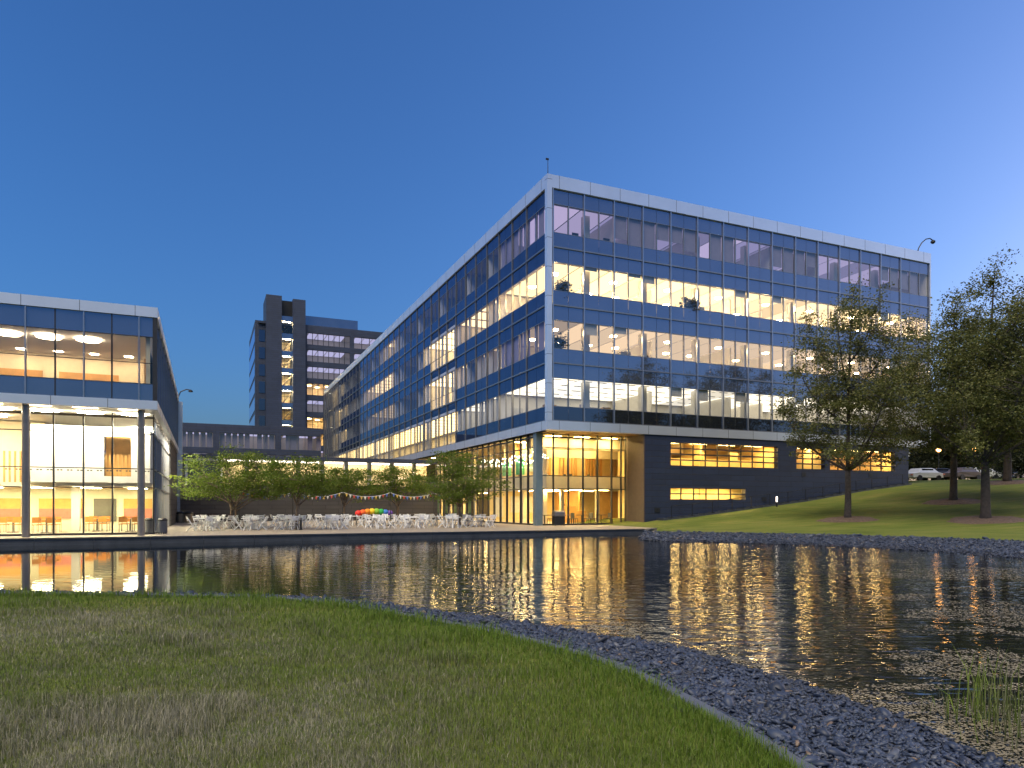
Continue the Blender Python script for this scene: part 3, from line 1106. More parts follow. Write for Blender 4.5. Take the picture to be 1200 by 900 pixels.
frame_r.obj("vertical_mullion", M["mullion_light"], main)
frame_l.obj("vertical_mullion", M["mullion"], main)
tr = MB()
for s in range(5):
    zf = Z0 + s * SH
    h = 0.05 if s else 0.07
    tr.box(R0, LR - 0.1, -0.035, 0.13, zf - (0 if s == 0 else h), zf + h - (0.05 if s == 4 else 0))
    tr.box(-0.035, 0.13, L0 - 0.6, LL, zf - (0 if s == 0 else h), zf + h - (0.05 if s == 4 else 0))
tr.obj("floor_transom", M["mullion"], main)

# -- storeys inside
DR, DL = 9.5, 7.0
back = {3: "cream_wall", 2: "white_wall", 1: "cream_wall", 0: "white_wall"}
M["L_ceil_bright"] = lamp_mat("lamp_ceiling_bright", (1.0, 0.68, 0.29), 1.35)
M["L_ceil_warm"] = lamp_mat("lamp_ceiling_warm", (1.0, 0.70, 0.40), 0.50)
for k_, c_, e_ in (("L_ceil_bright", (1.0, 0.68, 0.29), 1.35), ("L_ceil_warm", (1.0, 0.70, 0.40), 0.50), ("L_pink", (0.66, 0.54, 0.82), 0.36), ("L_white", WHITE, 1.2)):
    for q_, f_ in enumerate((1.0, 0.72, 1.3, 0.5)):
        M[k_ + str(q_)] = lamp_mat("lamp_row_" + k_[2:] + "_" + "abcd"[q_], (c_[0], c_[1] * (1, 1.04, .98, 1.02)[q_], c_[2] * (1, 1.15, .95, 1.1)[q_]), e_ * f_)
lamprng = np.random.default_rng(77)
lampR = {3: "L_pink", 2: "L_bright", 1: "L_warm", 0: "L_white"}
for k_, c_, e_ in (("L_side_warm", WARM, 1.5), ("L_side_bright", (1.0, 0.70, 0.30), 3.0), ("L_side_gold", (1.0, 0.68, 0.26), 2.6), ("L_side_white", WHITE, 1.05), ("L_side_dim", WARM, 0.42)):
    M[k_] = lamp_mat("lamp_" + k_[2:], c_, e_)
lampL = {"w": "L_side_warm", "W": "L_side_bright", "y": "L_side_gold", "c": "L_side_white", "d": "L_side_dim"}
for s in range(4):
    zf = Z0 + s * SH
    zc = zf + SH - 0.98
    MB().box(0.15, LR - 0.12, 0.15, DR, zf - 0.2, zf + 0.06).box(0.15, DL, DR, LL - 0.2, zf - 0.2, zf + 0.06).obj("floor_plate", M["carpet"], main)
    MB().box(0.15, LR - 0.12, 0.15, DR, zc, zc + 0.25).box(0.15, DL, DR, LL - 0.2, zc, zc + 0.25).obj("suspended_ceiling", M["ceiling"], main)
    bw = MB().box(DL, LR - 0.12, DR, DR + 0.15, zf + 0.06, zc).box(DL, DL + 0.15, DR + 0.15, LL - 0.2, zf + 0.06, zc)
    bw.box(LR - 0.3, LR - 0.12, 0.15, DR, zf + 0.06, zc)
    bw.obj("inner_wall", M[back[s]], main)
    # columns and cross walls on the right front
    col = MB()
    for k in range(0, 15, 2):
        x = R0 + 2 * BR * k + 3.3
        if x < LR - 1:
            col.box(x, x + 0.5, 1.2, 1.7, zf + 0.06, zc)
    for k, d in ((4, 3.2), (7, 2.6), (9, 4.4), (11, 2.4), (13, 3.5)) if s in (0, 1, 2) else ((2, .6), (3, .6), (5, .6), (8, .6), (10, .6)):
        x = r_edges[k] + 0.3
        col.box(x, x + 0.14, d, DR, zf + 0.06, zc)
    col.obj("column", M["white_wall"], main)
    # glowing sheets over each bay stand in for lit ceilings; pendants below
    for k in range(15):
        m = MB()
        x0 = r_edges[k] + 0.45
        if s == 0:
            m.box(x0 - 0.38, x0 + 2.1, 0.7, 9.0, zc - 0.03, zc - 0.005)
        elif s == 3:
            m.box(x0 - 0.38, x0 + 2.1, 0.6, 9.0, zc - 0.03, zc - 0.003)  # lavender glow: dim room light plus the mirrored pinkish sky painted in
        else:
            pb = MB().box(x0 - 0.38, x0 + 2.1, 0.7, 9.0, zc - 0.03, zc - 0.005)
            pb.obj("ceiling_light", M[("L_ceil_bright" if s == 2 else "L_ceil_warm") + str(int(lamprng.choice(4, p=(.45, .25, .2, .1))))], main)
            if k % 2 == 0:
                m.lathe([(0.0, 0.0), (0.26, 0.05), (0.30, 0.12), (0.0, 0.16)], 14, (x0 + 0.7, 2.0, zc - 0.42))
            m.lathe([(0.0, 0.0), (0.26, 0.05), (0.30, 0.12), (0.0, 0.16)], 14, (x0 + 0.5, 5.6, zc - 0.42))
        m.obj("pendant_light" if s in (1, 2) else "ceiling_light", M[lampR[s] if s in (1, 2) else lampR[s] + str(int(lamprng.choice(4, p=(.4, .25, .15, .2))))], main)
        # a few glowing pendant lamps, as seen close to the glass
    # ceiling slots of the lowest storey
    if s == 0:
        sl = MB()
        for k in range(30):
            for j in range(4):
                x = 0.8 + k * BR + (0.4 if j % 2 else 0)
                sl.box(x, x + 0.8, 0.8 + j * 2.1, 0.95 + j * 2.1, zc - 0.09, zc - 0.06)
        sl.obj("ceiling_slot", M["slate"], main)
    cab = np.random.default_rng(40 + s)
    if s != 3:
        for k in range(15):
            m = MB()
            x = r_edges[k] + 0.25
            while x < r_edges[k + 1] - 0.7:
                wd_ = cab.uniform(.5, 1.1)
                if cab.random() < 0.42:
                    yy = cab.uniform(.9, 5.0)
                    m.box(x, x + wd_ - .05, yy, yy + .45, zf + 0.06, zf + SPLO + cab.uniform(.05, .75))
                x += wd_
            if m.v:
                m.obj("low_cabinet", M[("cream_wall", "blind", "wood", "slate")[int(cab.integers(0, 4))]], main)
            if cab.random() < 0.4:
                x = r_edges[k] + cab.uniform(.3, 1.4)
                MB().box(x, x + .9, DR - .04, DR - .003, zf + 1.3, zf + 2.2).obj("wall_board", M[("wood", "paper", "slate")[int(cab.integers(0, 3))]], main)
            if cab.random() < 0.38:       # half drawn shade
                x = r_edges[k] + (BR if cab.random() < .5 else 0) + 0.08
                MB().box(x, x + BR - 0.16, 0.2, 0.212, zc - cab.uniform(.3, 1.1), zc - 0.01).obj("roller_blind", M["shade"], main)
    if s == 3:                            # drawn blinds on some panes
        for k in (2, 3, 4, 5, 6, 8, 9, 13, 14):
            m = MB()
            w_ = BR
            for j in range(2):
                if (k * 7 + j * 3) % 5 == 0:
                    continue
                x = r_edges[k] + j * w_ + 0.05
                m.box(x, x + w_ - 0.1, 0.2, 0.215, zf + SPLO + ((k * 5 + j * 2) % 3) * 0.5 - 0.1, zc)
            m.obj("roller_blind", M["blind"], main)
    # left front rooms
    st = LS[s]
    pw = MB()
    pw.box(0.16, DL, DR + 0.02, DR + 0.14, zf + 0.06, zc)
    if s in (1, 3):  # curtains added to dim the corner rooms seen through the left front
        cu = MB()
        for yy, w_ in ((1.1, .9), (2.2, .5), (3.6, 1.2), (5.0, .5), (5.8, 1.1), (7.3, 1.3), (8.8, .5)):
            cu.box(0.22, 0.24, yy, yy + w_, zf + 0.1, zc)
        cu.obj("curtain", M["blind"], main)
    for k in range(4, NLB):
        if k == 4 or st[k] != st[k - 1] or (st[k] == "-" and k % 3 == 0):
            y = l_edges[k]
            if y > DR + 0.1:
                pw.box(0.2, DL, y - 0.07, y + 0.07, zf + 0.06, zc)
    pw.obj("partition", M["white_wall"], main)
    rest = MB()
    for k in range(3, NLB):
        if st[k] in lampL:
            y0 = l_edges[k] + 0.6
            if y0 < DR:
                continue
            m = MB() if k < 12 else None
            q = (0.8, 1.3, y0, y0 + 1.5)
            q2 = (3.4, 3.9, y0, y0 + 1.5)
            m = m or MB()
            m.box(0.5, 6.2, y0 - 0.35, y0 + 1.95, zc - 0.03, zc - 0.005)  # glowing sheet across the bay in place of an evenly lit ceiling
            m.obj("ceiling_light", M[lampL[st[k]]], main)
            cu = MB()
            for j in range(4):
                if RNG.random() < 0.45:
                    yy = l_edges[k] + 0.08 + j * 0.68
                    cu.box(0.25, 0.27, yy, yy + RNG.uniform(0.25, 0.62), zf + 0.1, zc)
            if cu.v:
                cu.obj("curtain", M["blind_pale"], main)

# -- lobby under the block
ZS = Z0 - 0.68
MB().box(-0.06, LR + 0.06, 0.5, 30, ZS, ZS + 0.12).box(-0.06, 24, 30, LL, ZS, ZS + 0.12).obj("soffit", M["wood"], main)
SBK = 2.4                                 # lobby glass stands back from the right front
gx0, gx1 = 0.35, 8.22
panes = [gx0 + 1.3117 * k for k in range(7)]
zt = [0.10, 2.85, 3.85, 6.04, 6.83]
lg = MB()
for k in range(6):
    for a, b2 in zip(zt[:-1], zt[1:]):
        lg.quad((panes[k] + 0.03, SBK, a), (panes[k + 1] - 0.03, SBK, a), (panes[k + 1] - 0.03, SBK, b2), (panes[k] + 0.03, SBK, b2))
    lg.quad((panes[k] + 0.03, SBK, 6.9), (panes[k + 1] - 0.03, SBK, 6.9), (panes[k + 1] - 0.03, SBK, ZS), (panes[k] + 0.03, SBK, ZS))
lgo = lg.obj("lobby_glazing", M["glass_clear"], main)
lf = MB()
for k, x in enumerate(panes):
    if k:
        lf.box(x - 0.04, x + 0.04, SBK - 0.09, SBK + 0.09, 0.0, ZS)
lf.box(7.75, 7.83, SBK - 0.09, SBK + 0.09, 0, ZS)
for z in zt[:-1] + [6.83]:
    lf.box(gx0, gx1, SBK - 0.06, SBK + 0.06, z - (0.10 if z == 0.10 else 0.03), z + (0.08 if z > 6.5 else 0.03))
lf.obj("glazing_frame", M["mullion_dark"], lgo)
lg = MB()
ly = [SBK + 0.4 + 1.42 * k for k in range(19)]
for k in range(18):
    for a, b2 in zip(zt[:-1], zt[1:]):
        lg.quad((gx0, ly[k] + 0.03, a), (gx0, ly[k + 1] - 0.03, a), (gx0, ly[k + 1] - 0.03, b2), (gx0, ly[k] + 0.03, b2))
    lg.quad((gx0, ly[k] + 0.03, 6.9), (gx0, ly[k + 1] - 0.03, 6.9), (gx0, ly[k + 1] - 0.03, ZS), (gx0, ly[k] + 0.03, ZS))
lgo = lg.obj("lobby_glazing", M["glass_clear"], main)
lf = MB()
for y in ly:
    lf.box(gx0 - 0.09, gx0 + 0.09, y - 0.04, y + 0.04, 0, ZS)
for z in zt:
    lf.box(gx0 - 0.06, gx0 + 0.06, ly[0], ly[-1], z - (0.10 if z == 0.10 else 0.03), z + (0.08 if z > 6.5 else 0.03))
lf.obj("glazing_frame", M["mullion_dark"], lgo)
MB().box(gx0 - 0.28, gx0 + 0.28, SBK - 0.25, SBK + 0.3, 0.0, ZS).obj("corner_column", M["teal_steel"], main)
# interior: floor, mezzanine, rear walls, stair hall wall, counters
MB().box(gx0 + 0.1, 16, SBK + 0.1, 40, 0.0, 0.04).obj("lobby_floor", M["tile_floor"], main)
MB().box(gx0 + 1.8, 16, SBK + 2.2, 40, 2.85, 3.25).box(gx0 + 1.8, gx0 + 1.95, SBK + 2.2, 30, 3.25, 4.1).box(gx0 + 1.95, 16, SBK + 2.2, SBK + 2.35, 3.25, 3.95).obj("mezzanine", M["cream_wall"], main)
MB().box(gx0 + 0.3, 16, SBK + 11, SBK + 11.2, 0.04, 2.85).box(gx0 + 1.8, 16, SBK + 8.5, SBK + 8.7, 3.25, ZS).box(15.8, 16, SBK + 0.1, SBK + 8.5, 0.04, ZS).box(9, 9.2, SBK + 13, 40, 0.04, ZS).obj("inner_wall", M["yellow_wall"], main)
MB().box(gx0 + 0.2, 16, SBK + 0.2, 40, ZS - 0.06, ZS - 0.004).obj("lobby_ceiling", M["yellow_wall"], main)
MB().box(5.2, 6.6, SBK + 5.2, SBK + 6.0, 0.04, 1.5).box(6.6, 7.5, SBK + 5.2, SBK + 6.2, 0.04, 1.1).obj("service_counter", M["wood"], main)
MB().box(1.2, 2.0, SBK + 10.9, SBK + 10.98, 0.5, 2.3).box(2.8, 5.0, SBK + 10.9, SBK + 10.98, 0.9, 2.4).obj("wall_board", M["paper"], main)
MB().box(3.2, 5.4, SBK + 8.4, SBK + 8.48, 4.6, 5.6).obj("wall_screen", pmat("pale_blue_screen", (0.35, 0.55, 0.6), 0.4), main)
MB().box(gx0 + 1.2, gx0 + 1.7, 8.6, 9.4, 4.2, 5.6).box(gx0 + 1.2, gx0 + 1.7, 11.5, 12.4, 4.2, 5.4).obj("green_panel", pmat("green_panel", (0.05, 0.45, 0.15), 0.5), main)
fn = MB()
for k in range(34):
    if k % 7 not in (2, 3):
        fn.box(2.4 + k * 0.38, 2.62 + k * 0.38, SBK + 8.3, SBK + 8.42, 3.3, ZS - 0.1)
fn.obj("timber_screen", M["wood"], main)
MB().box(gx0 + 0.3, 15.5, SBK + 2.0, SBK + 2.9, 6.15, ZS - 0.07).box(gx0 + 1.9, 15.5, SBK + 5.4, SBK + 5.9, 5.7, ZS - 0.07).obj("ceiling_bulkhead", M["cream_wall"], main)
MB().box(9.3, 13.5, SBK + 6, SBK + 6.2, 0.04, 2.8).box(7.3, 7.5, SBK + 6.3, SBK + 10.8, .04, 2.84).obj("screen_wall", M["wood"], main)
ic = MB()
for y in range(6, 38, 4):
    ic.box(gx0 + 2.2, gx0 + 2.55, y, y + 0.35, 0.04, 2.85)
    ic.box(gx0 + 2.2, gx0 + 2.55, y, y + 0.35, 4.1 if y < 26 else 3.25, ZS - 0.06)
for x in (4.0, 7.4, 11):
    ic.box(x, x + 0.3, SBK + 3.2, SBK + 3.5, 0.04, 2.85)
ic.obj("column", M["cream_wall"], main)
for i in range(3):
    for j in range(3):
        MB().box(1.6 + i * 2.6, 2.9 + i * 2.6, SBK + 1.0 + j * 3.0, SBK + 1.5 + j * 3.0, ZS - 0.075, ZS - 0.065).obj("ceiling_light", M["L_lobby"], main)
        MB().box(2.6 + i * 2.4, 3.8 + i * 2.4, SBK + 3.2 + j * 2.6, SBK + 3.6 + j * 2.6, 2.83, 2.84).obj("ceiling_light", M["L_lobby"], main)
for j in range(6):
    MB().box(1.0, 1.5, 14 + j * 3.4, 15.4 + j * 3.4, ZS - 0.075, ZS - 0.065).obj("ceiling_light", M["L_lobby"], main)
    MB().box(3.4, 3.9, 14 + j * 3.4, 15.4 + j * 3.4, 2.83, 2.84).obj("ceiling_light", M["L_lobby"], main)

# -- dark podium wall below the right front, with two strip windows
WX0, WX1 = 8.5, 38.3
UZ0, UZ1, LZ0, LZ1 = 4.75, 6.6, 2.02, 2.95
UX = [(10.95, 22.1), (24.2, 27.6), (28.2, 36.5)]
LX = (10.95, 18.55)
pw = MB()
pw.box(WX0, WX1, 0.02, 0.5, UZ1, ZS - 0.002)
pw.box(WX0, WX1, 0.02, 0.5, LZ1, UZ0)
pw.box(WX0, WX1, 0.02, 0.5, -0.5, LZ0)
pw.box(WX0, LX[0], 0.02, 0.5, LZ0, LZ1)
pw.box(LX[1], WX1, 0.02, 0.5, LZ0, LZ1)
prev = WX0
for a, b2 in UX:
    pw.box(prev, a, 0.02, 0.5, UZ0, UZ1)
    prev = b2
pw.box(prev, WX1, 0.02, 0.5, UZ0, UZ1)
pw.box(WX1 - 0.4, WX1, 0.5, 22, -0.5, ZS - 0.002)
pwo = pw.obj("podium_wall", M["siding"], main)
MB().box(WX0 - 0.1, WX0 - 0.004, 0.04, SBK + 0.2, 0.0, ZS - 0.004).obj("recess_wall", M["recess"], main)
for (a, b2), z0, z1, nb in ((UX[0], UZ0, UZ1, 3), (UX[1], UZ0, UZ1, 3), (UX[2], UZ0, UZ1, 3), (LX, LZ0, LZ1, 1)):
    g = MB()
    g.quad((a, 0.42, z0), (b2, 0.42, z0), (b2, 0.42, z1), (a, 0.42, z1))
    wo = g.obj("strip_window", M["glass_clear"], main)
    f = MB()
    n_ = max(1, round((b2 - a) / 1.31))
    for k in range(n_ + 1):
        x = a + (b2 - a) * k / n_
        f.box(max(a, x - 0.03), min(b2, x + 0.03), 0.36, 0.47, z0, z1)
    f.box(a, b2, 0.355, 0.475, z0, z0 + 0.03).box(a, b2, 0.355, 0.475, z1 - 0.03, z1)
    f.obj("window_frame", M["mullion_dark"], wo)
    lv = MB()
    for k in range(nb):
        z = z0 + (z1 - z0) * (k + 1) / (nb + 1)
        lv.box(a + 0.002, b2 - 0.002, 0.06, 0.34, z - 0.045, z + 0.045)
    lv.obj("sun_louvre", M["siding"], wo)
for x, z in ((9.4, 1.0), (20.3, 1.9), (24.8, 4.1), (33.0, 4.2)):
    v = MB().box(x, x + .5, -0.015, 0.018, z, z + .35)
    for q in range(4):
        v.box(x + .03, x + .47, -0.03, -0.015, z + .04 + q * .08, z + .07 + q * .08)
    v.obj("wall_vent", M["mullion_dark"], main)
rm = MB()
rm.box(10.2, WX1 - 0.5, 0.55, 6.5, 3.05, 3.25).box(10.2, WX1 - 0.5, 6.5, 6.7, 0.0, ZS).box(10.2, 10.35, 0.55, 6.5, 0, ZS).box(22.7, 22.9, 0.55, 6.5, 3.3, 7).box(27.7, 27.9, 0.55, 6.5, 3.3, 7).box(WX1 - 0.6, WX1 - 0.45, 0.55, 6.5, 0, ZS)
rm.box(10.2, WX1 - 0.5, 0.55, 6.5, 0.0, 0.2).box(10.4, 20.5, 2.6, 2.75, 0.2, 3.04)
rm.box(10.4, 24, 3.4, 3.55, 3.25, 5.6).box(16.2, 16.9, 3.2, 3.35, 3.25, 6.2).box(19.2, 20, 2.6, 2.75, 3.25, 6.2)
rm.obj("inner_wall", M["yellow_wall"], main)
for x in range(11, 38, 3):
    if x not in (22, 23):
        MB().box(x + 0.3, x + 2.2, 1.8, 2.1, 6.74, 6.75).obj("ceiling_light", M["L_lobby"], main)
    if x < 20:
        MB().box(x - 0.2, x + 1.9, 1.2, 1.6, 3.02, 3.03).obj("ceiling_light", M["L_lobby"], main)

# stepped plinth and handrail up the slope beside the podium
st = MB()
for k in range(28):
    x = 9.6 + k
    p = W(x + 0.5, -0.9)
    z = float(ground_z(p.x, p.y)[0])
    st.box(x, x + 0.99, -0.9, -0.002, z - 0.6, z + 0.14)
tag(st.obj("stair", M["rim"]), "dark stepped stair climbing the slope along the blue podium wall", "stair")
bpy.data.objects["stair"].location = C0
bpy.data.objects["stair"].rotation_euler = (0, 0, TH)
hr = MB()
last = None
for k in range(0, 28, 2):
    x = 10.4 + k
    p = W(x, -0.85)
    z = float(ground_z(p.x, p.y)[0]) + 0.1
    hr.bar((x, -0.82, z), (x, -0.82, z + 0.95), 0.04)
    if last:
        hr.bar(last, (x, -0.82, z + 0.95), 0.045)
        hr.bar(Vector(last) - Vector((0, 0, .45)), (x, -0.82, z + 0.5), 0.025)
    last = (x, -0.82, z + 0.95)
ho = hr.obj("handrail", M["black"])
ho.location, ho.rotation_euler = C0, (0, 0, TH)
tag(ho, "thin black handrail rising with the stair beside the podium wall", "handrail")

# ------------------------------------------------------------------ dining pavilion on the left
D0 = Vector((-18.05, 35.86, 0.0))
pav = empty("dining_pavilion", tuple(D0), TH)
tag(pav, "two storey glass dining pavilion with round columns, brightly lit at the left", "building")
XW, YD = -24.0, 32.0
PB, PT, PF, PR = 6.38, 6.83, 11.05, 11.56     # slab bottom/top, fascia bottom, roof top


def band(name, z0, z1, out, mat, par, off):
    m = MB().box(XW, out, -out, 0.4, z0, z1).box(-0.4, out, 0.4, YD, z0, z1)
    j = MB()
    for k in range(10):
        x = off - k * 2.4
        j.box(x - 0.01, x + 0.01, -out - 0.006, -0.03, z0 - 0.003, z1 + 0.003)
    for k in range(1, 13):
        j.box(0.03, out + 0.006, k * 2.4 - 0.01, k * 2.4 + 0.01, z0 - 0.003, z1 + 0.003)
    return obj2(name, [(m, mat), (j, M["panel_joint"])], par)


band("roof_fascia", PF, PR, 0.06, M["panel"], pav, -0.95)
band("slab_fascia", PB, PT, 0.05, M["panel"], pav, 0.25 - 2.4)
MB().box(XW, -0.4, 0.4, YD, PR - 0.25, PR - 0.1).obj("roof", M["roof"], pav)
PX = [-0.14, -0.78] + [-0.78 - 1.2 * k for k in range(1, 17)]
zs, zt_, zh = 7.67, 8.72, 10.06
sp, sp2 = MB(), MB()
fr = MB()
frl = MB()
for k in range(len(PX) - 1):
    b2, a = PX[k] - 0.02, PX[k + 1] + 0.02
    sp2.box(a, b2, 0.04, 0.08, PT + 0.01, zs - 0.01)
    sp.box(a, b2, 0.04, 0.08, zh + 0.01, PF - 0.005)
    g = MB()
    g.quad((a, 0.06, zs), (b2, 0.06, zs), (b2, 0.06, zt_ - 0.015), (a, 0.06, zt_ - 0.015))
    g.quad((a, 0.06, zt_ + 0.015), (b2, 0.06, zt_ + 0.015), (b2, 0.06, zh), (a, 0.06, zh))
    wo = g.obj("window", M["glass_clear"], pav)
    MB().box(a + 0.02, b2 - 0.02, 0.03, 0.10, zt_ - 0.015, zt_ + 0.015).box(a + 0.02, b2 - 0.02, 0.03, 0.10, zs - 0.01, zs + 0.02).box(a + 0.02, b2 - 0.02, 0.03, 0.10, zh - 0.02, zh + 0.01).box(a, a + 0.02, 0.03, 0.10, zs - 0.01, zh + 0.01).box(b2 - 0.02, b2, 0.03, 0.10, zs - 0.01, zh + 0.01).obj("window_frame", M["mullion_dark"], wo)
sp.obj("spandrel_band", M["spandrel"], pav)
sp2.obj("spandrel_band", M["spandrel"], pav)
for k, x in enumerate(PX):
    (frl if k % 2 == 1 else fr).box(x - 0.028, x + 0.028, -0.04 if k % 2 else 0.02, 0.12, PT, PF)
frl.obj("vertical_mullion", M["mullion_light"], pav)
fr.obj("vertical_mullion", M["mullion_dark"], pav)
# side front, upper storey: glass with a slot of clerestory windows
sd, sd2 = MB(), MB()
sg = MB()
sm = MB()
for k in range(13):
    y0, y1 = 0.06 + k * 2.4 + 0.02, 0.06 + (k + 1) * 2.4 - 0.02
    sd.box(-0.08, -0.04, y0, y1, PT + 0.01, 9.4)
    sd2.box(-0.08, -0.04, y0, y1, zh + 0.3, PF - 0.005)
    sg.quad((-0.06, y0, 9.42), (-0.06, y1, 9.42), (-0.06, y1, zh + 0.28), (-0.06, y0, zh + 0.28))
    MB().box(-0.12, 0.03, y1 - 0.005, y1 + 0.045, PT, PF).obj("side_mullion", M["mullion"], pav)
sd.obj("spandrel_band", M["spandrel"], pav)
sd2.obj("spandrel_band", M["spandrel"], pav)
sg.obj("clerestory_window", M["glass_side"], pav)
MB().box(-0.14, 0.04, -0.04, 0.14, PT, PF).obj("corner_post", M["mullion_dark"], pav)
MB().box(-0.5, 0.35, YD, YD + 0.9, 4.2, PF + 0.1).obj("end_pier", M["panel"], pav)
# lower glass hall, standing back under the slab
GY = 2.2
GX = [-0.25 - 0.62] + [-0.25 - 0.62 - 1.31 * k for k in range(1, 14)]
GX = [-0.25] + GX
bars = [0.08, 2.47, 3.47, 5.32, 6.16]
lg = MB()
for k in range(len(GX) - 1):
    for a, b2 in zip(bars[:-1], bars[1:]):
        lg.quad((GX[k + 1] + 0.02, GY, a), (GX[k] - 0.02, GY, a), (GX[k] - 0.02, GY, b2), (GX[k + 1] + 0.02, GY, b2))
    lg.quad((GX[k + 1] + 0.02, GY, 6.2), (GX[k] - 0.02, GY, 6.2), (GX[k] - 0.02, GY, PB), (GX[k + 1] + 0.02, GY, PB))
lgo = lg.obj("hall_glazing", M["glass_clear"], pav)
lf = MB()
for x in GX:
    lf.box(x - 0.035, x + 0.035, GY - 0.08, GY + 0.08, 0.0, PB)
for z in bars:
    lf.box(XW, -0.2, GY - 0.05, GY + 0.05, z - (0.08 if z < 1 else 0.025), z + (0.10 if z > 6 else 0.025))
lf.obj("glazing_frame", M["mullion_dark"], lgo)
lg, lf = MB(), MB()
SY = [GY + 2.05 * k for k in range(9)]
for k in range(8):
    for a, b2 in zip(bars[:-1], bars[1:]):
        lg.quad((-0.25, SY[k] + 0.02, a), (-0.25, SY[k + 1] - 0.02, a), (-0.25, SY[k + 1] - 0.02, b2), (-0.25, SY[k] + 0.02, b2))
    lf.box(-0.32, -0.18, SY[k + 1] - 0.03, SY[k + 1] + 0.03, 0, PB)
for z in bars:
    lf.box(-0.30, -0.20, GY, SY[-1], z - 0.025, z + 0.025)
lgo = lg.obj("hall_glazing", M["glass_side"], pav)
lf.obj("glazing_frame", M["mullion"], lgo)
MB().box(-0.5, -0.1, SY[-1] + 0.05, YD, 0, PB).obj("side_wall", M["link_wall"], pav)
for x in (-0.71, -5.62, -10.55, -15.5):
    c = MB().lathe([(0.17, 0.0), (0.17, PB - 0.02)], 24, (x, 0.35, 0))
    c.obj("column", M["steel"], pav, smooth=False)
MB().box(XW, -0.06, 0.42, YD, PB + 0.06, PB + 0.3).obj("soffit", M["white_wall"], pav)
# inside, lower storey
MB().box(XW, -0.3, GY + 0.1, 18, 0.0, 0.05).obj("hall_floor", M["tile_floor"], pav)
MB().box(XW, -0.3, 9.2, 9.4, 0.05, 2.55).obj("inner_wall", M["pale_yellow_wall"], pav)
MB().box(XW, -4.9, 4.4, 9.2, 2.55, 2.75).box(-4.9, -0.35, 3.5, 9.2, 2.55, 2.75).obj("balcony_slab", M["cream_wall"], pav)
wv = MB()                                 # the white volume hanging over the dining room, with a window in it
wx0, wx1, wy = -6.2, -0.5, 3.4
wv.box(wx0, -2.72, wy, wy + 0.2, 2.76, 5.75).box(-1.42, wx1, wy, wy + 0.2, 2.76, 5.75).box(-2.72, -1.42, wy, wy + 0.2, 5.25, 5.75).box(-2.72, -1.42, wy, wy + 0.2, 2.76, 3.1)
wv.box(wx0, wx0 + 0.2, wy + 0.2, 9.0, 2.76, 5.75).box(wx1 - 0.2, wx1, wy + 0.2, 9.0, 2.76, 5.75)
wv.obj("white_hall_wall", M["white_wall"], pav)
wc = MB()
for k in range(7):
    wc.box(-2.7 + k * 0.19, -2.62 + k * 0.19, wy + 0.3, wy + 0.35, 3.1, 4.3)
wc.box(-2.72, -1.42, wy + 0.9, wy + 0.95, 3.0, 5.4)
wc.obj("hall_curtain", M["wood"], pav)
gg = MB()
for k in range(60):
    x = -9 + k * 0.15
    if k % 3:
        gg.box(x, x + 0.10, wy - 0.35, wy - 0.33, 3.35, 3.42)
gg.obj("rail", M["slate"], pav)
MB().box(XW, -6.3, 8.6, 8.8, 2.75, PB).box(-9.5, -8.3, 4.0, 4.2, 2.75, 3.4).obj("inner_wall", M["pale_yellow_wall"], pav)
fl = MB()
for k in range(24):
    fl.box(-12 + k * 0.24, -11.92 + k * 0.24, 4.5, 4.6, 2.76, 4.4)
fl.obj("timber_screen", M["wood"], pav)
for x0, x1 in ((-9.6, -7.6), (-6.7, -4.5), (-2.1, -0.9), (-12.6, -10.6)):
    if x0 == -2.1:
        x0, x1 = -2.3, -0.75
    MB().box(x0, x1, 9.12, 9.19, 1.35, 1.95).obj("orange_panel", M["orange"], pav)
    MB().box(x0, x1, 9.12, 9.19, 0.75, 1.348).obj("coral_panel", M["red"], pav)
MB().box(-3.9, -2.7, 9.12, 9.19, 0.55, 1.95).obj("grey_board", M["slate"], pav)
MB().box(-4.6, -4.2, 6.0, 6.4, 0.05, 2.55).box(-9.9, -9.5, 6.0, 6.4, 0.05, 2.55).obj("column", M["white_wall"], pav)
for k in range(5):
    for y in (4.4, 7.2):
        MB().box(-1.9 - 2.4 * k, -0.9 - 2.4 * k, y, y + 0.4, 2.53, 2.54).obj("ceiling_light", M["L_diner"], pav)
for k in range(6):
    MB().box(-1.8 - 2.0 * k, -0.7 - 2.0 * k, 2.55, 2.85, PB - 0.02, PB - 0.01).obj("ceiling_light", M["L_hall"], pav)
    MB().box(-1.8 - 2.0 * k, -0.7 - 2.0 * k, 0.9, 1.1, PB + 0.05, PB + 0.056).obj("soffit_light", M["L_dim"], pav)
for k in range(5):  # row of lamps added to throw light onto the terrace tree
    MB().box(-1.9, -0.9, 9.8 + 1.5 * k, 10.3 + 1.5 * k, PB - 0.02, PB - 0.01).obj("ceiling_light", M["L_hall"], pav)
MB().box(-3.2, -3.0, 9.5, 18, 0.05, PB).obj("inner_wall", M["white_wall"], pav)
for k in range(3):
    MB().box(-8.6 - 1.9 * k, -7.6 - 1.9 * k, 5.6, 6.2, PB - 0.02, PB - 0.01).obj("ceiling_light", M["L_upper"], pav)
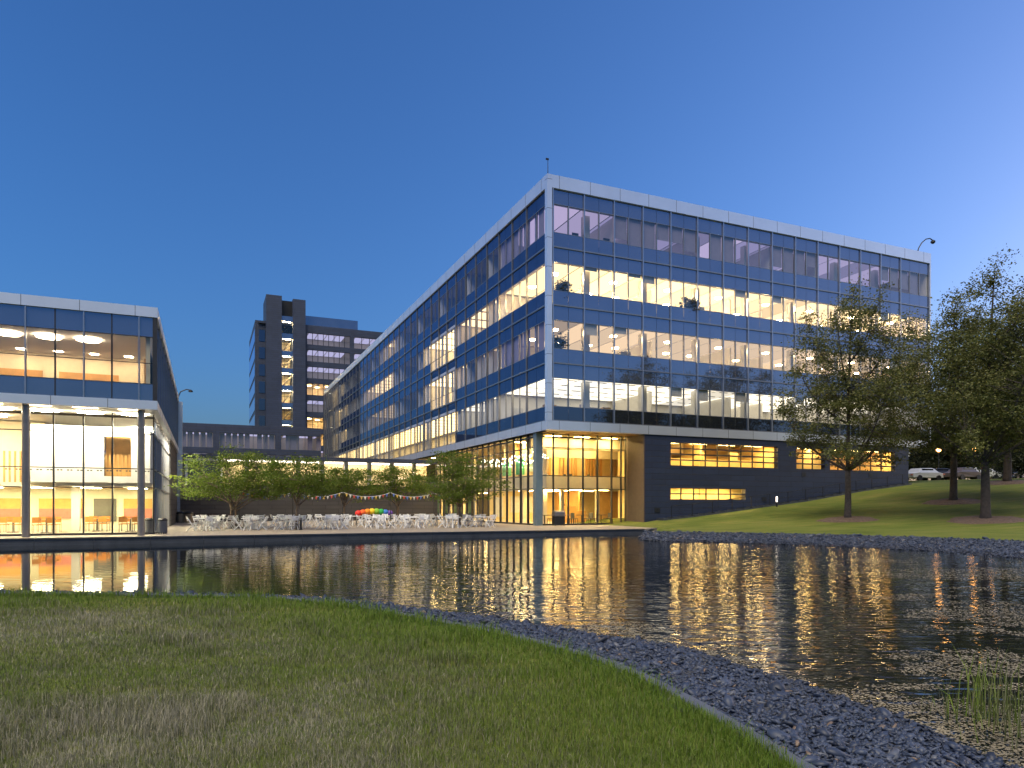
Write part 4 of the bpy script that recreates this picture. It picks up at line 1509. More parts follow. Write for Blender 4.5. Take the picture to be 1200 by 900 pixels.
# inside, upper storey
MB().box(XW, -0.3, 0.3, 12, PT - 0.3, PT + 0.02).obj("floor_plate", M["carpet"], pav)
MB().box(XW, -0.3, 0.3, 12, 10.2, 10.4).obj("suspended_ceiling", M["ceiling"], pav)
MB().box(XW, -0.3, 7.5, 7.7, PT, 10.2).box(-0.5, -0.3, 0.3, 7.5, PT, 10.2).obj("inner_wall", M["cream_wall"], pav)
MB().box(-5.4, -2.4, 7.38, 7.48, PT + 0.2, 9.2).box(-10.2, -6.2, 7.38, 7.48, PT + 0.2, 9.2).box(-0.72, -0.52, 2.5, 5, PT, 9.4).obj("timber_wall", M["wood"], pav)
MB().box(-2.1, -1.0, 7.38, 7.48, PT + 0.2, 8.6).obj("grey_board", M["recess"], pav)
for k in range(5):
    r = MB().lathe([(0.42, 0.0), (0.56, 0.0), (0.56, 0.04), (0.42, 0.04)], 28, (-3.3 - 1.75 * k, 2.4, 10.10))
    r.obj("ring_light", M["L_ring"], pav)
    MB().box(-2.0 - 1.75 * k, -1.6 - 1.75 * k, 6.4, 6.7, 10.18, 10.19).obj("ceiling_light", M["L_upper"], pav)

# ------------------------------------------------------------------ link corridor with lit gallery
LY = 27.5
link = empty("link_gallery", tuple(C0), TH)
tag(link, "long dark link wall with a lit glazed gallery on top, behind the terrace trees", "building")
x0, x1 = -25.3, 0.2
MB().box(x0, x1, LY, LY + 0.4, 0, 3.6).obj("lower_wall", M["link_wall"], link)
MB().box(x0, x1, LY - 0.25, LY + 6, 6.12, 6.5).obj("roof_slab", M["tower_wall"], link)
MB().box(x0, x1, LY + 0.4, LY + 6, 3.4, 3.6).obj("gallery_floor", M["carpet"], link)
MB().box(x0 + 3.4, x1, LY + 4.2, LY + 4.4, 3.6, 6.12).obj("inner_wall", M["yellow_wall"], link)
MB().box(x0, x0 + 0.35, LY, LY + 0.4, 3.6, 6.12).obj("end_pier", M["link_wall"], link)
gl, gf, gc = MB(), MB(), MB()
for k in range(10):
    xa = x0 + 0.7 + k * 2.45
    gl.quad((xa, LY + 0.2, 3.62), (xa + 2.4, LY + 0.2, 3.62), (xa + 2.4, LY + 0.2, 6.1), (xa, LY + 0.2, 6.1))
    gf.box(xa - 0.05, xa, LY + 0.12, LY + 0.28, 3.6, 6.12)
    if k > 1:
        gc.box(xa + 0.2, xa + 0.6, LY + 0.9, LY + 1.3, 3.6, 6.12)
glo = gl.obj("gallery_glazing", M["glass"], link)
gf.obj("glazing_frame", M["mullion_dark"], glo)
gc.obj("column", M["white_wall"], link)
# white framed double door opening at the left end
fx = x0 + 0.45
MB().box(fx, fx + 0.2, LY - 0.12, LY + 0.1, 3.5, 6.1).box(fx + 3.1, fx + 3.3, LY - 0.12, LY + 0.1, 3.5, 6.1).box(fx + 0.2, fx + 3.1, LY - 0.12, LY + 0.1, 5.85, 6.1).obj("portal_frame", M["white_paint"], link)
MB().box(fx + 0.2, fx + 1.6, LY + 0.34, LY + 0.4, 3.62, 5.85).box(fx + 1.7, fx + 3.1, LY + 0.34, LY + 0.4, 3.62, 5.85).obj("portal_door", M["siding"], link)
for k in range(9):
    MB().box(x0 + 3.6 + 2.4 * k, x0 + 5.9 + 2.4 * k, LY + 1.2, LY + 4.1, 6.09, 6.10).obj("ceiling_light", M["L_gallery"], link)

# ------------------------------------------------------------------ mid-rise behind the link
mid = empty("rear_wing", tuple(W(-40, 70)), TH)
tag(mid, "low dark rear wing with two rows of pale windows, between the pavilion and the tower", "building")
mz = 14.0
mwall = MB()
rows = [(10.4, 12.7), (8.2, 9.5)]
zz = [0, 8.2, 9.5, 10.4, 12.7, mz]
mwall.box(0, 34, 0, 0.4, 0, 8.2).box(0, 34, 0, 0.4, 9.5, 10.4).box(0, 34, 0, 0.4, 12.7, mz)
for k in range(4):
    xa = k * 9.0
    for a, b2 in rows:
        mwall.box(xa, min(34, xa + 0.9), 0, 0.4, a, b2)
mwall.box(0, 0.4, 0.4, 14, 0, mz).box(0.4, 34, 0.4, 14, mz - 0.4, mz - 0.1)
mwall.obj("wall", M["tower_wall"], mid)
for a, b2 in rows:
    for k in range(4):
        xa = k * 9.0 + 0.9
        xb = min(34, xa + 8.1)
        g = MB().quad((xa, 0.25, a), (xb, 0.25, a), (xb, 0.25, b2), (xa, 0.25, b2))
        wo = g.obj("window", M["glass"], mid)
        f = MB()
        for q in range(1, 5):
            x = xa + (xb - xa) * q / 5
            f.box(x - 0.05, x + 0.05, 0.2, 0.3, a, b2)
        f.box(xa, xb, 0.19, 0.31, a, a + 0.06).box(xa, xb, 0.19, 0.31, b2 - 0.06, b2)
        f.obj("window_frame", M["mullion"], wo)
        bl = MB()
        for q in range(9):
            x = xa + (xb - xa) * q / 9
            if RNG.random() < 0.7:
                bl.box(x + 0.05, x + 0.75, 0.6, 0.63, a, b2)
        bl.obj("curtain", M["blind"], wo)
        MB().box(xa + 0.5, xb - 0.5, 0.8, 3.8, b2 - 0.03, b2 - 0.01).obj("ceiling_light", M["L_cool"], mid)
mi = MB()
for a, b2 in rows:
    mi.box(0.4, 34, 0.5, 5, b2, b2 + 0.2).box(0.4, 34, 4, 4.2, a, b2).box(0.4, 34, 0.5, 4, a - 0.25, a - 0.02)
mi.obj("inner_wall", M["cream_wall"], mid)

# ------------------------------------------------------------------ tower
T0 = Vector((-57.4, 165.0, 0.0))
tow = empty("office_tower", tuple(T0), TH)
tag(tow, "tall charcoal office tower with a lit stair shaft, rising behind the link", "building")
core = MB()
core.box(0, 3.5, 0, 9, 0, 51).box(6.0, 8.9, 0, 9, 0, 50.6).box(3.5, 6.0, 6.0, 9, 0, 50.6)
core.box(3.5, 6.0, 0.6, 1.0, 0, 4.6)
core.obj("stair_core", M["tower_wall"], tow)
wing = MB()
zr = [43.2 - 4.05 * k for k in range(11)]
FXS = [(9.4, 19.6), (20.6, 36.0)]
prevz = 45.3
for i, z in enumerate(zr):
    wing.box(8.9, 37, 1.0, 1.5, z, prevz if i else 45.0)
    prevz = z - 2.85
    for a in (8.9, 19.6, 36.0):
        wing.box(a, {8.9: 9.4, 19.6: 20.6, 36.0: 37}[a], 1.0, 1.5, z - 2.85, z)
wing.box(8.9, 37, 1.0, 1.5, 0, prevz)
wing.box(36.5, 37, 1.5, 24, 0, 45.0)
wing.box(-2.3, 0, 2.0, 2.5, 0, 45.2)
wing.box(-2.3, -1.7, 2.5, 26, 0, 45.2)
wing.box(-1.7, 36.5, 1.5, 26, 44.5, 44.8)
wing.obj("wall", M["tower_wall"], tow)
MB().box(8.9, 21.8, 2.6, 14, 45.0, 47.6).obj("roof_penthouse", M["spandrel"], tow)
MB().box(3.5, 6.0, 2.0, 6.0, 45.6, 50.5).obj("shaft_louvre", M["black"], tow)
inn = MB()
for i, z in enumerate(zr):
    inn.box(9, 36.4, 1.55, 9, z, z + 0.15)
    inn.box(9, 36.4, 1.55, 9, z - 3.1, z - 2.95)
    inn.box(9, 36.4, 8, 8.2, z - 2.95, z)
inn.obj("inner_wall", M["cream_wall"], tow)
for i, z in enumerate(zr):
    for j_, (a, b2) in enumerate(FXS):
        g = MB().quad((a, 1.3, z - 2.85), (b2, 1.3, z - 2.85), (b2, 1.3, z), (a, 1.3, z))
        wo = g.obj("window", M["glass"], tow)
        f = MB()
        for q in range(1, 8):
            x = a + (b2 - a) * q / 8
            f.box(x - 0.06, x + 0.06, 1.2, 1.4, z - 2.85, z)
        f.box(a, b2, 1.19, 1.41, z - 2.85, z - 2.78).box(a, b2, 1.19, 1.41, z - 0.07, z)
        f.obj("window_frame", M["mullion_dark"], wo)
        lit = i in (3, 5, 6, 8)
        mt = "L_warm" if lit else "L_cool"
        m = MB()
        for q in range(7):
            x = a + 0.5 + q * 2.2
            if x < b2 - 1:
                if lit:
                    m.box(x, x + 0.8, 4.0 + (q % 2) * 2, 4.5 + (q % 2) * 2, z - 0.12, z - 0.09)
                else:
                    m.box(x, x + 2.0, 1.8, 7.6, z - 0.03, z - 0.005)  # lavender glow sheet added in unlit rows for the tint of the blinds
        m.obj("ceiling_light", M[mt], tow)
# windows of the narrow left wing
for i in range(10):
    z = 43 - 4.05 * i
    MB().box(-1.5, -0.1, 1.93, 1.99, z - 2.7, z).obj("window", M["glass_dark"] if "glass_dark" in M else M["spandrel_low"], tow)
sdw = MB()
for i in range(11):
    z = 43.4 - 4.05 * i
    sdw.box(-2.36, -2.302, 2.8, 25.5, z - 3.0, z)
sdw.obj("side_glazing", M["spandrel"], tow)
# lit stair shaft: landings, flights and lamps behind glass
for i in range(10):
    z = 45.2 - 4.1 * i
    g = MB().quad((3.5, 0.3, z - 2.9), (6.0, 0.3, z - 2.9), (6.0, 0.3, z), (3.5, 0.3, z))
    wo = g.obj("stair_window", M["glass_clear"], tow)
    MB().box(3.5, 6.0, 0.22, 0.28, z - 1.5, z - 1.42).box(4.1, 4.16, 0.22, 0.28, z - 2.9, z).obj("window_frame", M["mullion_dark"], wo)
    MB().box(3.5, 6.0, 0.25, 0.45, z + 0.01, z + 1.19).obj("shaft_spandrel", M["spandrel"], tow)
    MB().box(3.5, 6.0, 0.5, 5.9, z + 0.2, z + 0.4).obj("landing", M["white_wall"], tow)
    MB().box(3.5, 6.0, 5.8, 5.95, z - 2.9, z + 0.2).obj("shaft_wall", M["yellow_wall"] if i == 5 else M["cream_wall"], tow)
    MB().bar((3.7, 3.0, z - 2.9), (5.8, 3.0, z - 0.4), 1.2, 0.25).obj("stair_flight", M["slate"], tow)
    MB().box(3.9, 5.6, 1.6, 2.0, z + 0.16, z + 0.18).obj("ceiling_light", M["L_lobby"] if i == 5 else M["L_hot"], tow)

# ------------------------------------------------------------------ trees


def leaf_mat(name, lo, mid, hi, tr=0.35):
    m, nt, b = new_mat(name)
    at = N(nt, "ShaderNodeAttribute", attribute_name="tone")
    r = ramp(nt, [(0.0, lo), (0.5, mid), (1.0, hi)])
    nt.links.new(at.outputs["Fac"], r.inputs["Fac"])
    nt.links.new(r.outputs[0], b.inputs["Base Color"])
    b.inputs["Roughness"].default_value = 0.55
    b.inputs["Specular IOR Level"].default_value = 0.3
    t = N(nt, "ShaderNodeBsdfTranslucent")
    nt.links.new(r.outputs[0], t.inputs[0])
    mx = N(nt, "ShaderNodeMixShader")
    mx.inputs[0].default_value = tr
    nt.links.new(b.outputs[0], mx.inputs[1])
    nt.links.new(t.outputs[0], mx.inputs[2])
    nt.links.new(mx.outputs[0], nt.nodes["Material Output"].inputs[0])
    return m


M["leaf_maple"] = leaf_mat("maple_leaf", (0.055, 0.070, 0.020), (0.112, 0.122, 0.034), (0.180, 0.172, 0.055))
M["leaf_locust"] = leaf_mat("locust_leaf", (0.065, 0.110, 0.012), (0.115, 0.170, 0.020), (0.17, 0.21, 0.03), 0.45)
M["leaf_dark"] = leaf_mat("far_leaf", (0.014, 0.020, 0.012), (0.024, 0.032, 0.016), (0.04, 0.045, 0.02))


def bez(a, b2, bend, n=6):
    a, b2 = np.array(a, float), np.array(b2, float)
    c = (a + b2) / 2 + np.array(bend, float)
    t = np.linspace(0, 1, n)[:, None]
    return (1 - t) ** 2 * a + 2 * t * (1 - t) * c + t * t * b2


def make_tree(name, base, H, th, rad, zlow, mat_leaf, mat_bark, label, group=None, trunk_r=0.2, nclu=420, per=60, leaf=0.085, style="maple", seed=1, lean=(0, 0), stems=1, spread=0.36, cat="tree", taper=0.35):
    """H total height, th fork height, rad crown radius, zlow lowest foliage."""
    rg = np.random.default_rng(seed)
    root = empty(name, base)
    tag(root, label, cat, group)
    tk = MB()
    nodes = []                            # (point, radius) samples to hang twigs on
    limbs = []
    top = np.array([lean[0], lean[1], H * 0.97])
    if style == "maple":
        trunk = bez((0, 0, -0.3), (lean[0] * .1 + rg.normal(0, .06), lean[1] * .1, th), (rg.normal(0, .08), rg.normal(0, .08), 0), 6)
        tr_ = np.linspace(trunk_r * 1.12, trunk_r * 0.8, 6)
        tr_[0] = trunk_r * 1.5
        tk.tube(trunk, list(tr_), 10)
        f0 = trunk[-1]
        lead = bez(f0, top, (rg.normal(0, .3), rg.normal(0, .3), 0), 12)
        limbs.append((lead, trunk_r * 0.72))
        nl = 11
        for k in range(nl):
            a = k * 2.399 + rg.uniform(-.4, .4)
            q = k / (nl - 1)
            st = trunk[-1] * 0.999 if k < 4 else lead[1 + int(q * 6)]
            r_ = rad * (0.95 - 0.45 * q) * rg.uniform(.75, 1.05)
            zt_ = th + (H - th) * (0.32 + 0.62 * q) * rg.uniform(.85, 1.08)
            e = np.array([math.cos(a) * r_ + lean[0] * (zt_ / H), math.sin(a) * r_ + lean[1] * (zt_ / H), min(zt_, H)])
            out = np.array([math.cos(a), math.sin(a), 0]) * r_ * 0.22
            limbs.append((bez(st, e, out - np.array([0, 0, 0.04 * H]), 10), trunk_r * (0.5 - 0.22 * q)))
        for k in range(7):                # low, nearly level limbs
            a = k * 2.1 + rg.uniform(-.4, .4)
            r_ = rad * rg.uniform(.8, 1.05)
            e = np.array([math.cos(a) * r_, math.sin(a) * r_, zlow + rg.uniform(.5, 2.2)])
            limbs.append((bez(lead[int(rg.integers(0, 3))], e, (0, 0, 0.8), 8), trunk_r * 0.28))
    else:
        for s_ in range(stems):
            o_ = np.array([(s_ - (stems - 1) / 2) * 0.34, rg.normal(0, .08), 0])
            trunk = bez(o_ + [0, 0, -.2], o_ * 1.4 + [rg.normal(0, .1), rg.normal(0, .1), th], (rg.normal(0, .05), 0, 0), 5)
            tk.tube(trunk, list(np.linspace(trunk_r * 1.2, trunk_r * .75, 5)), 8)
            nl = 9 if stems == 1 else 6
            for k in range(nl):
                a = k * 2.399 + s_ * 1.1 + rg.uniform(-.3, .3)
                r_ = rad * rg.uniform(.75, 1.05)
                zt_ = th + (H - th) * rg.uniform(.18, .95)
                r_ *= math.sqrt(max(0.12, 1 - ((zt_ - th * 1.1) / (H - th)) ** 2))
                e = np.array([math.cos(a) * r_ + lean[0], math.sin(a) * r_ + lean[1], zt_])
                limbs.append((bez(trunk[-1 - (k % 2)], e, (math.cos(a) * .2, math.sin(a) * .2, 0.12 * H), 9), trunk_r * .5))
    for pts, r_ in limbs:
        rr = np.linspace(r_, max(0.008, r_ * 0.16), len(pts))
        tk.tube(pts, list(rr), 6)
        for p, q in zip(pts[1:], rr[1:]):
            nodes.append((*p, q))
        for p, q in zip((pts[1:-1] + pts[2:]) / 2, rr[1:]):
            nodes.append((*p, q))
    nodes = np.array(nodes)
    # foliage clusters inside an uneven envelope
    C_ = []
    zc_ = zlow + (H - zlow) * (0.40 if style == "maple" else 0.45)
    while len(C_) < nclu:
        v = rg.normal(0, 1, 3)
        v /= np.linalg.norm(v)
        rr = rg.random() ** (0.45)
        hz = (H - zc_) if v[2] > 0 else (zc_ - zlow)
        az_ = math.atan2(v[1], v[0])
        lob = 1 + 0.16 * math.sin(3 * az_ + seed) + 0.13 * math.sin(5 * az_ + v[2] * 4 + seed * 2) + rg.normal(0, .06)
        p = np.array([v[0] * rad * lob * rr, v[1] * rad * lob * rr, zc_ + v[2] * hz * rr * (1 + rg.normal(0, .05))])
        f = np.clip((p[2] - zlow) / (H - zlow), 0, 1)
        if style == "maple":
            p[:2] *= 1.05 - taper * f
        p[:2] += np.array(lean) * f
        # gaps: drop clusters where a slow 3-D wave is low
        g = math.sin(p[0] * 1.7 + seed) + math.sin(p[1] * 1.9 + 2 * seed) + math.sin(p[2] * 1.5 + 3 * seed)
        if g < -0.75 and rg.random() < 0.85:
            continue
        C_.append(p)
    # tips of the limbs always carry leaves
    C_ += [pts[-1] + rg.normal(0, .12, 3) for pts, _ in limbs for _ in range(3)]
    if style == "maple":                  # plumes that break out of the outline
        for pts, _ in limbs[:12]:
            d_ = pts[-1] - pts[-3]
            d_ = d_ / (np.linalg.norm(d_) + 1e-6) + np.array([0.25 + 0.2 * lean[0], 0, .35])
            C_ += [pts[-1] + d_ * q_ + rg.normal(0, .10, 3) for q_ in (.35, .7, 1.05)]
    C_ += [pts[i] + rg.normal(0, .25, 3) for pts, _ in limbs for i in range(len(pts) // 2, len(pts))]
    C_ = np.array(C_)
    crown_pts = []
    for p in C_:
        d = np.linalg.norm(nodes[:, :3] - p + np.array([0, 0, 0.25]), axis=1)
        q = nodes[int(np.argmin(d))]
        if d.min() > 0.15:
            br_ = bez(q[:3], p, rg.normal(0, .12, 3) + [0, 0, .06], 4)
            tk.tube(br_, [min(q[3], .02 + .006 * d.min()), .014, .010, .005], 4, cap=False)
    n = len(C_) * per
    ci = np.repeat(np.arange(len(C_)), per)
    sp_ = spread * rg.uniform(.6, 1.3, len(C_))[ci]
    off = rg.normal(0, 1, (n, 3)) * sp_[:, None] * np.array([1, 1, .55 if style == "maple" else .26])
    P = C_[ci] + off
    sz = leaf * rg.uniform(.6, 1.35, n)
    u = rg.normal(0, 1, (n, 3))
    u[:, 2] *= .55
    u /= np.linalg.norm(u, axis=1)[:, None]
    v = np.cross(u, rg.normal(0, 1, (n, 3)))
    v /= np.linalg.norm(v, axis=1)[:, None] + 1e-9
    wv_ = 0.62 if style == "maple" else 0.42
    a, b2, c, d = P - u * sz[:, None], P + v * (sz * wv_)[:, None], P + u * sz[:, None], P - v * (sz * wv_)[:, None]
    V = np.stack([a, b2, c, d], 1).reshape(-1, 3)
    tone = np.clip(rg.normal(.45, .2, n) + rg.normal(0, .16, len(C_))[ci], 0, 1)
    tk.obj("trunk", mat_bark, root, smooth=True)
    np_mesh("crown", V, [np.arange(n * 4).reshape(n, 4)], mat_leaf, root, attr=np.repeat(tone, 4))
    return root


def on_ground(px, Y):
    x = (px - 600) / F * Y
    return Vector((x, Y, float(ground_z(x, Y)[0])))


GM = "maples on the sloping lawn"
maples = [
    ("maple_tree", 993, 47.5, 15.2, 3.3, 4.9, 3.6, "slender maple standing alone on the slope in front of the strip windows", 0.21, 400, 64, 11, (0.3, 0)),
    ("maple_tree", 1117, 52.5, 14.6, 3.6, 5.2, 3.4, "dark maple behind the pond bank, second trunk from the building", 0.25, 460, 62, 23, (0.2, 0)),
    ("maple_tree", 1155, 42.5, 14.9, 3.5, 4.5, 3.4, "tallest maple, nearest to the pond, its ragged top blown to the right", 0.26, 600, 66, 35, (0.5, 0)),
    ("maple_tree", 1180, 61, 14.5, 3.8, 5.4, 3.4, "farther maple high on the slope at the right edge of the lawn", 0.30, 480, 60, 47, (0.3, 0)),
    ("maple_tree", 1240, 47, 14.0, 3.4, 4.8, 3.2, "maple half outside the frame whose boughs enter from the right", 0.25, 420, 60, 59, (0, 0)),
]
for nm, px, Y, H, th, rad, zl, lab, tr_, nc, per, sd_, ln in maples:
    p = on_ground(px, Y)
    make_tree(nm, p, H, th, rad, zl, M["leaf_maple"], M["bark"], lab, GM, tr_, nc, per, 0.072, "maple", sd_, ln, taper=0.35 if px < 1000 else 0.12)
    # ring of wood mulch
    md = MB()
    R_ = 2.0 if px < 1000 else 2.2
    seg, ringn = 36, 6
    rgm = np.random.default_rng(sd_)
    for i in range(ringn + 1):
        t = i / ringn
        for k in range(seg):
            a = 2 * PI * k / seg
            rr = R_ * t * (1 + 0.07 * math.sin(3 * a + sd_) + 0.04 * math.sin(7 * a))
            x, y = p.x + rr * math.cos(a), p.y + rr * math.sin(a)
            z = float(ground_z(x, y)[0]) + 0.16 * (1 - t ** 2) - (0.05 if i == ringn else 0) + rgm.normal(0, .012)
            md.v.append((x, y, z))
    for i in range(ringn):
        for k in range(seg):
            j = (k + 1) % seg
            md.f.append((i * seg + k, i * seg + j, (i + 1) * seg + j, (i + 1) * seg + k))
    tag(md.obj("mulch_bed", M["mulch"]), kind="structure")

GL_ = "honey locusts on the terrace"
locusts = [
    ((275, 47.8), 5.5, 1.6, 3.5, 1.75, "bright green twin stemmed locust at the left end of the terrace", 0.10, 230, 31, 2),
    ((348, 44.8), 4.6, 2.0, 2.3, 2.0, "green locust with one dark trunk in the middle of the terrace tables", 0.10, 130, 43, 1),
    ((404, 57.0), 4.7, 2.0, 2.5, 2.1, "shaded locust against the dark link wall, behind the middle tables", 0.10, 120, 53, 1),
    ((466, 60.0), 4.9, 2.0, 2.9, 2.0, "shaded locust behind the rainbow paper decoration", 0.10, 150, 67, 1),
    ((538, 51.7), 5.6, 1.9, 3.3, 1.55, "dark locust nearest the glazed lobby corner on the terrace", 0.11, 210, 71, 1),
]
for (px, Y), H, th, rad, zl, lab, tr_, nc, sd_, stm in locusts:
    p = on_ground(px, Y)
    p.z = 0.0
    make_tree("locust_tree", p, H, th, rad, zl, M["leaf_locust"], M["bark_pale"], lab, GL_, tr_, nc, 60, 0.075, "locust", sd_, (0, 0), stm, 0.36)

# far trees beyond the crest, dark against the evening sky
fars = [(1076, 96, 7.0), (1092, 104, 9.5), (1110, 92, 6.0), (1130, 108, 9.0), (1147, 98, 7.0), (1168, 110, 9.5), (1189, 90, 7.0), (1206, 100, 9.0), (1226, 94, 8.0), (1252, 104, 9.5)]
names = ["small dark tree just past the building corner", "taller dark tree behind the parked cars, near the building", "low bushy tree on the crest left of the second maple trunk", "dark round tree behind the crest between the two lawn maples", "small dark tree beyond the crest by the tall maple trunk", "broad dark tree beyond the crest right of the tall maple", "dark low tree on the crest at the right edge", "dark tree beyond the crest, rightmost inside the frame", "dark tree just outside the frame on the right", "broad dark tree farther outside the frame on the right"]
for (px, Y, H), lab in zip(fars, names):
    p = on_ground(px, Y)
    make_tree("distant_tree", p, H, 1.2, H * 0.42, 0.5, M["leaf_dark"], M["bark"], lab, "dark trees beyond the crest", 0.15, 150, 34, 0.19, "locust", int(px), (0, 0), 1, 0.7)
hb = on_ground(1196, 74)
make_tree("evergreen_shrub", hb, 3.6, 0.6, 2.6, 0.05, M["leaf_dark"], M["bark"], "dark dense evergreen shrub on the crest at the right edge", None, 0.12, 200, 60, 0.10, "locust", 5, (0, 0), 1, 0.5, "shrub")

# ------------------------------------------------------------------ terrace furniture


def chair_parts(root, mat):
    MB().box(-0.21, 0.21, -0.20, 0.20, 0.44, 0.465).obj("seat", mat, root)
    bk = MB()
    for z in (0.60, 0.70, 0.80):
        bk.box(-0.20, 0.20, 0.235 + (z - .6) * .25, 0.255 + (z - .6) * .25, z, z + 0.07)
    bk.obj("backrest", mat, root)
    for s in (-1, 1):
        l = MB()
        l.bar((s * 0.215, -0.24, 0.0), (s * 0.215, 0.30, 0.88), 0.03, 0.035)
        l.bar((s * 0.19, 0.26, 0.0), (s * 0.19, -0.18, 0.45), 0.03, 0.035)
        l.obj("leg", mat, root)


def make_chair():
    root = empty("folding_chair", (0, 0, 0))
    chair_parts(root, M["white_paint"])
    return root


def make_table():
    root = empty("folding_table", (0, 0, 0))
    MB().lathe([(0.0, 0.70), (0.56, 0.70), (0.58, 0.715), (0.58, 0.735), (0.56, 0.745), (0.0, 0.745)], 20).obj("tabletop", M["white_paint"], root, bevel=0)
    for s in (-1, 1):
        l = MB()
        l.bar((s * 0.40, -0.30, 0.0), (s * 0.30, -0.18, 0.70), 0.04)
        l.bar((s * 0.40, 0.30, 0.0), (s * 0.30, 0.18, 0.70), 0.04)
        l.bar((s * 0.38, -0.27, 0.12), (s * 0.38, 0.27, 0.12), 0.03)
        l.obj("leg", M["white_paint"], root)
    return root


proto_c, proto_t = make_chair(), make_table()
first_c = first_t = True
ORD = ["leftmost", "second from left", "third from left", "fourth from left", "fourth from right", "third from right", "second from right", "rightmost"]
rowname = ["pond side row", "middle row", "wall side row"]
SIDE = ["facing the pond", "facing left", "facing the wall", "facing right"]
for r in range(3):
    for k in range(8):
        lx = -23.2 + k * 2.55 + (0.9 if r == 1 else 0.2 * r) + RNG.uniform(-.15, .15)
        lyy = 0.3 + r * 3.6 + RNG.uniform(-.25, .25)
        if k > 3 and r == 0:
            lx += 0.5
        p = W(lx, lyy)
        t = proto_t if first_t else copy_tree(proto_t)
        first_t = False
        t.location = (p.x, p.y, 0)
        t.rotation_euler = (0, 0, RNG.uniform(0, 3))
        tag(t, f"white round folding table, {ORD[k]} in the {rowname[r]}", "table", "white tables set out on the terrace")
        rot0 = RNG.uniform(-.5, .5)
        for q in range(4):
            a = TH + rot0 + q * PI / 2 + RNG.uniform(-.2, .2)
            d = RNG.uniform(.68, .85)
            # at angle a the chair looks back at the table; its backrest is on its local +y side
            cx, cy_ = p.x + math.cos(a + PI / 2) * d, p.y + math.sin(a + PI / 2) * d
            c = proto_c if first_c else copy_tree(proto_c)
            first_c = False
            c.location = (cx, cy_, 0)
            c.rotation_euler = (0, 0, a + RNG.uniform(-.15, .15))
            tag(c, f"white chair {SIDE[q]}, {ORD[k]} table, {rowname[r]} of the terrace", "chair", "white folding chairs on the terrace")


def make_bin(name, loc, mat, label, h=1.05, r=0.3):
    root = empty(name, loc)
    tag(root, label, "bin")
    MB().lathe([(r * .9, 0.06), (r, 0.10), (r, h * .8), (r * .96, h * .82)], 20).obj("body", mat, root, smooth=False)
    MB().lathe([(r * 1.03, h * .82), (r * 1.05, h * .9), (r * .7, h), (r * .45, h), (r * .42, h * .93)], 20).obj("lid", M["black"], root)
    f = MB()
    for k in range(4):
        a = PI / 4 + k * PI / 2
        f.box(r * .75 * math.cos(a) - .03, r * .75 * math.cos(a) + .03, r * .75 * math.sin(a) - .03, r * .75 * math.sin(a) + .03, 0, 0.07)
    f.obj("foot", M["black"], root)
    return root


def px_on(px, Y, z=0.0):
    return Vector(((px - 600) / F * Y, Y, z))


make_bin("litter_bin", px_on(174.5, 38.6), M["bin"], "dark slatted litter bin behind the corner column of the pavilion", 0.85, .2)
make_bin("litter_bin", px_on(190.5, 38.2), M["bin"], "dark litter bin standing clear beside the pavilion corner", 0.85, .24)
make_bin("litter_bin", px_on(211.5, 63), M["bin_tan"], "tan litter bin by the dark link wall, left of its pair", 1.0, .34)
make_bin("litter_bin", px_on(221.5, 63), M["bin_tan"], "tan litter bin by the dark link wall, right of its pair", 1.0, .34)

# low dark bollards by the trees
for px, Y, lab in ((286.5, 46.0, "short black bollard beside the twin stemmed locust"), (352.5, 44.3, "short black bollard at the foot of the single trunk locust")):
    r = empty("bollard", px_on(px, Y))
    tag(r, lab, "bollard", "black bollards on the terrace")
    MB().lathe([(0.10, 0), (0.10, 0.03), (0.075, 0.05), (0.075, 0.62)], 12).obj("post", M["black"], r)
    MB().lathe([(0.09, 0.63), (0.09, 0.72), (0.04, 0.76)], 12).obj("cap", M["steel"], r)

# barbecue by the lobby glass
g = empty("gas_grill", W(1.3, 0.8), TH)
tag(g, "black gas grill with a silver lid parked before the lobby glass", "grill")
MB().box(-0.42, 0.42, -0.26, 0.26, 0.12, 0.74).obj("cabinet", M["black"], g, bevel=.02)
lid = MB()
for i in range(9):
    a = PI * i / 8
    lid.v += [(-0.44, -0.28 * math.cos(a), 0.86 + 0.30 * math.sin(a)), (0.44, -0.28 * math.cos(a), 0.86 + 0.30 * math.sin(a))]
lid.f = [(2 * i, 2 * i + 1, 2 * i + 3, 2 * i + 2) for i in range(8)] + [tuple(range(0, 18, 2)), tuple(range(17, 0, -2))]
lo_ = lid.obj("lid", M["steel"], g)
MB().bar((-0.3, -0.33, 0.98), (0.3, -0.33, 0.98), 0.03).bar((-.3, -.33, .98), (-.3, -.25, 1.0), .02).bar((.3, -.33, .98), (.3, -.25, 1.0), .02).obj("handle", M["steel"], lo_)
MB().box(-0.44, 0.44, -0.29, 0.28, 0.75, 0.855).obj("firebox", M["steel"], g)
for s in (-1, 1):
    MB().box(min(s * .46, s * .85), max(s * .46, s * .85), -0.24, 0.24, 0.80, 0.84).obj("side_shelf", M["steel"], g)
    for t in (-1, 1):
        MB().lathe([(0.06, -.03), (0.06, .03)], 10, (s * .36, t * .2, 0.06)).obj("wheel", M["black"], g)

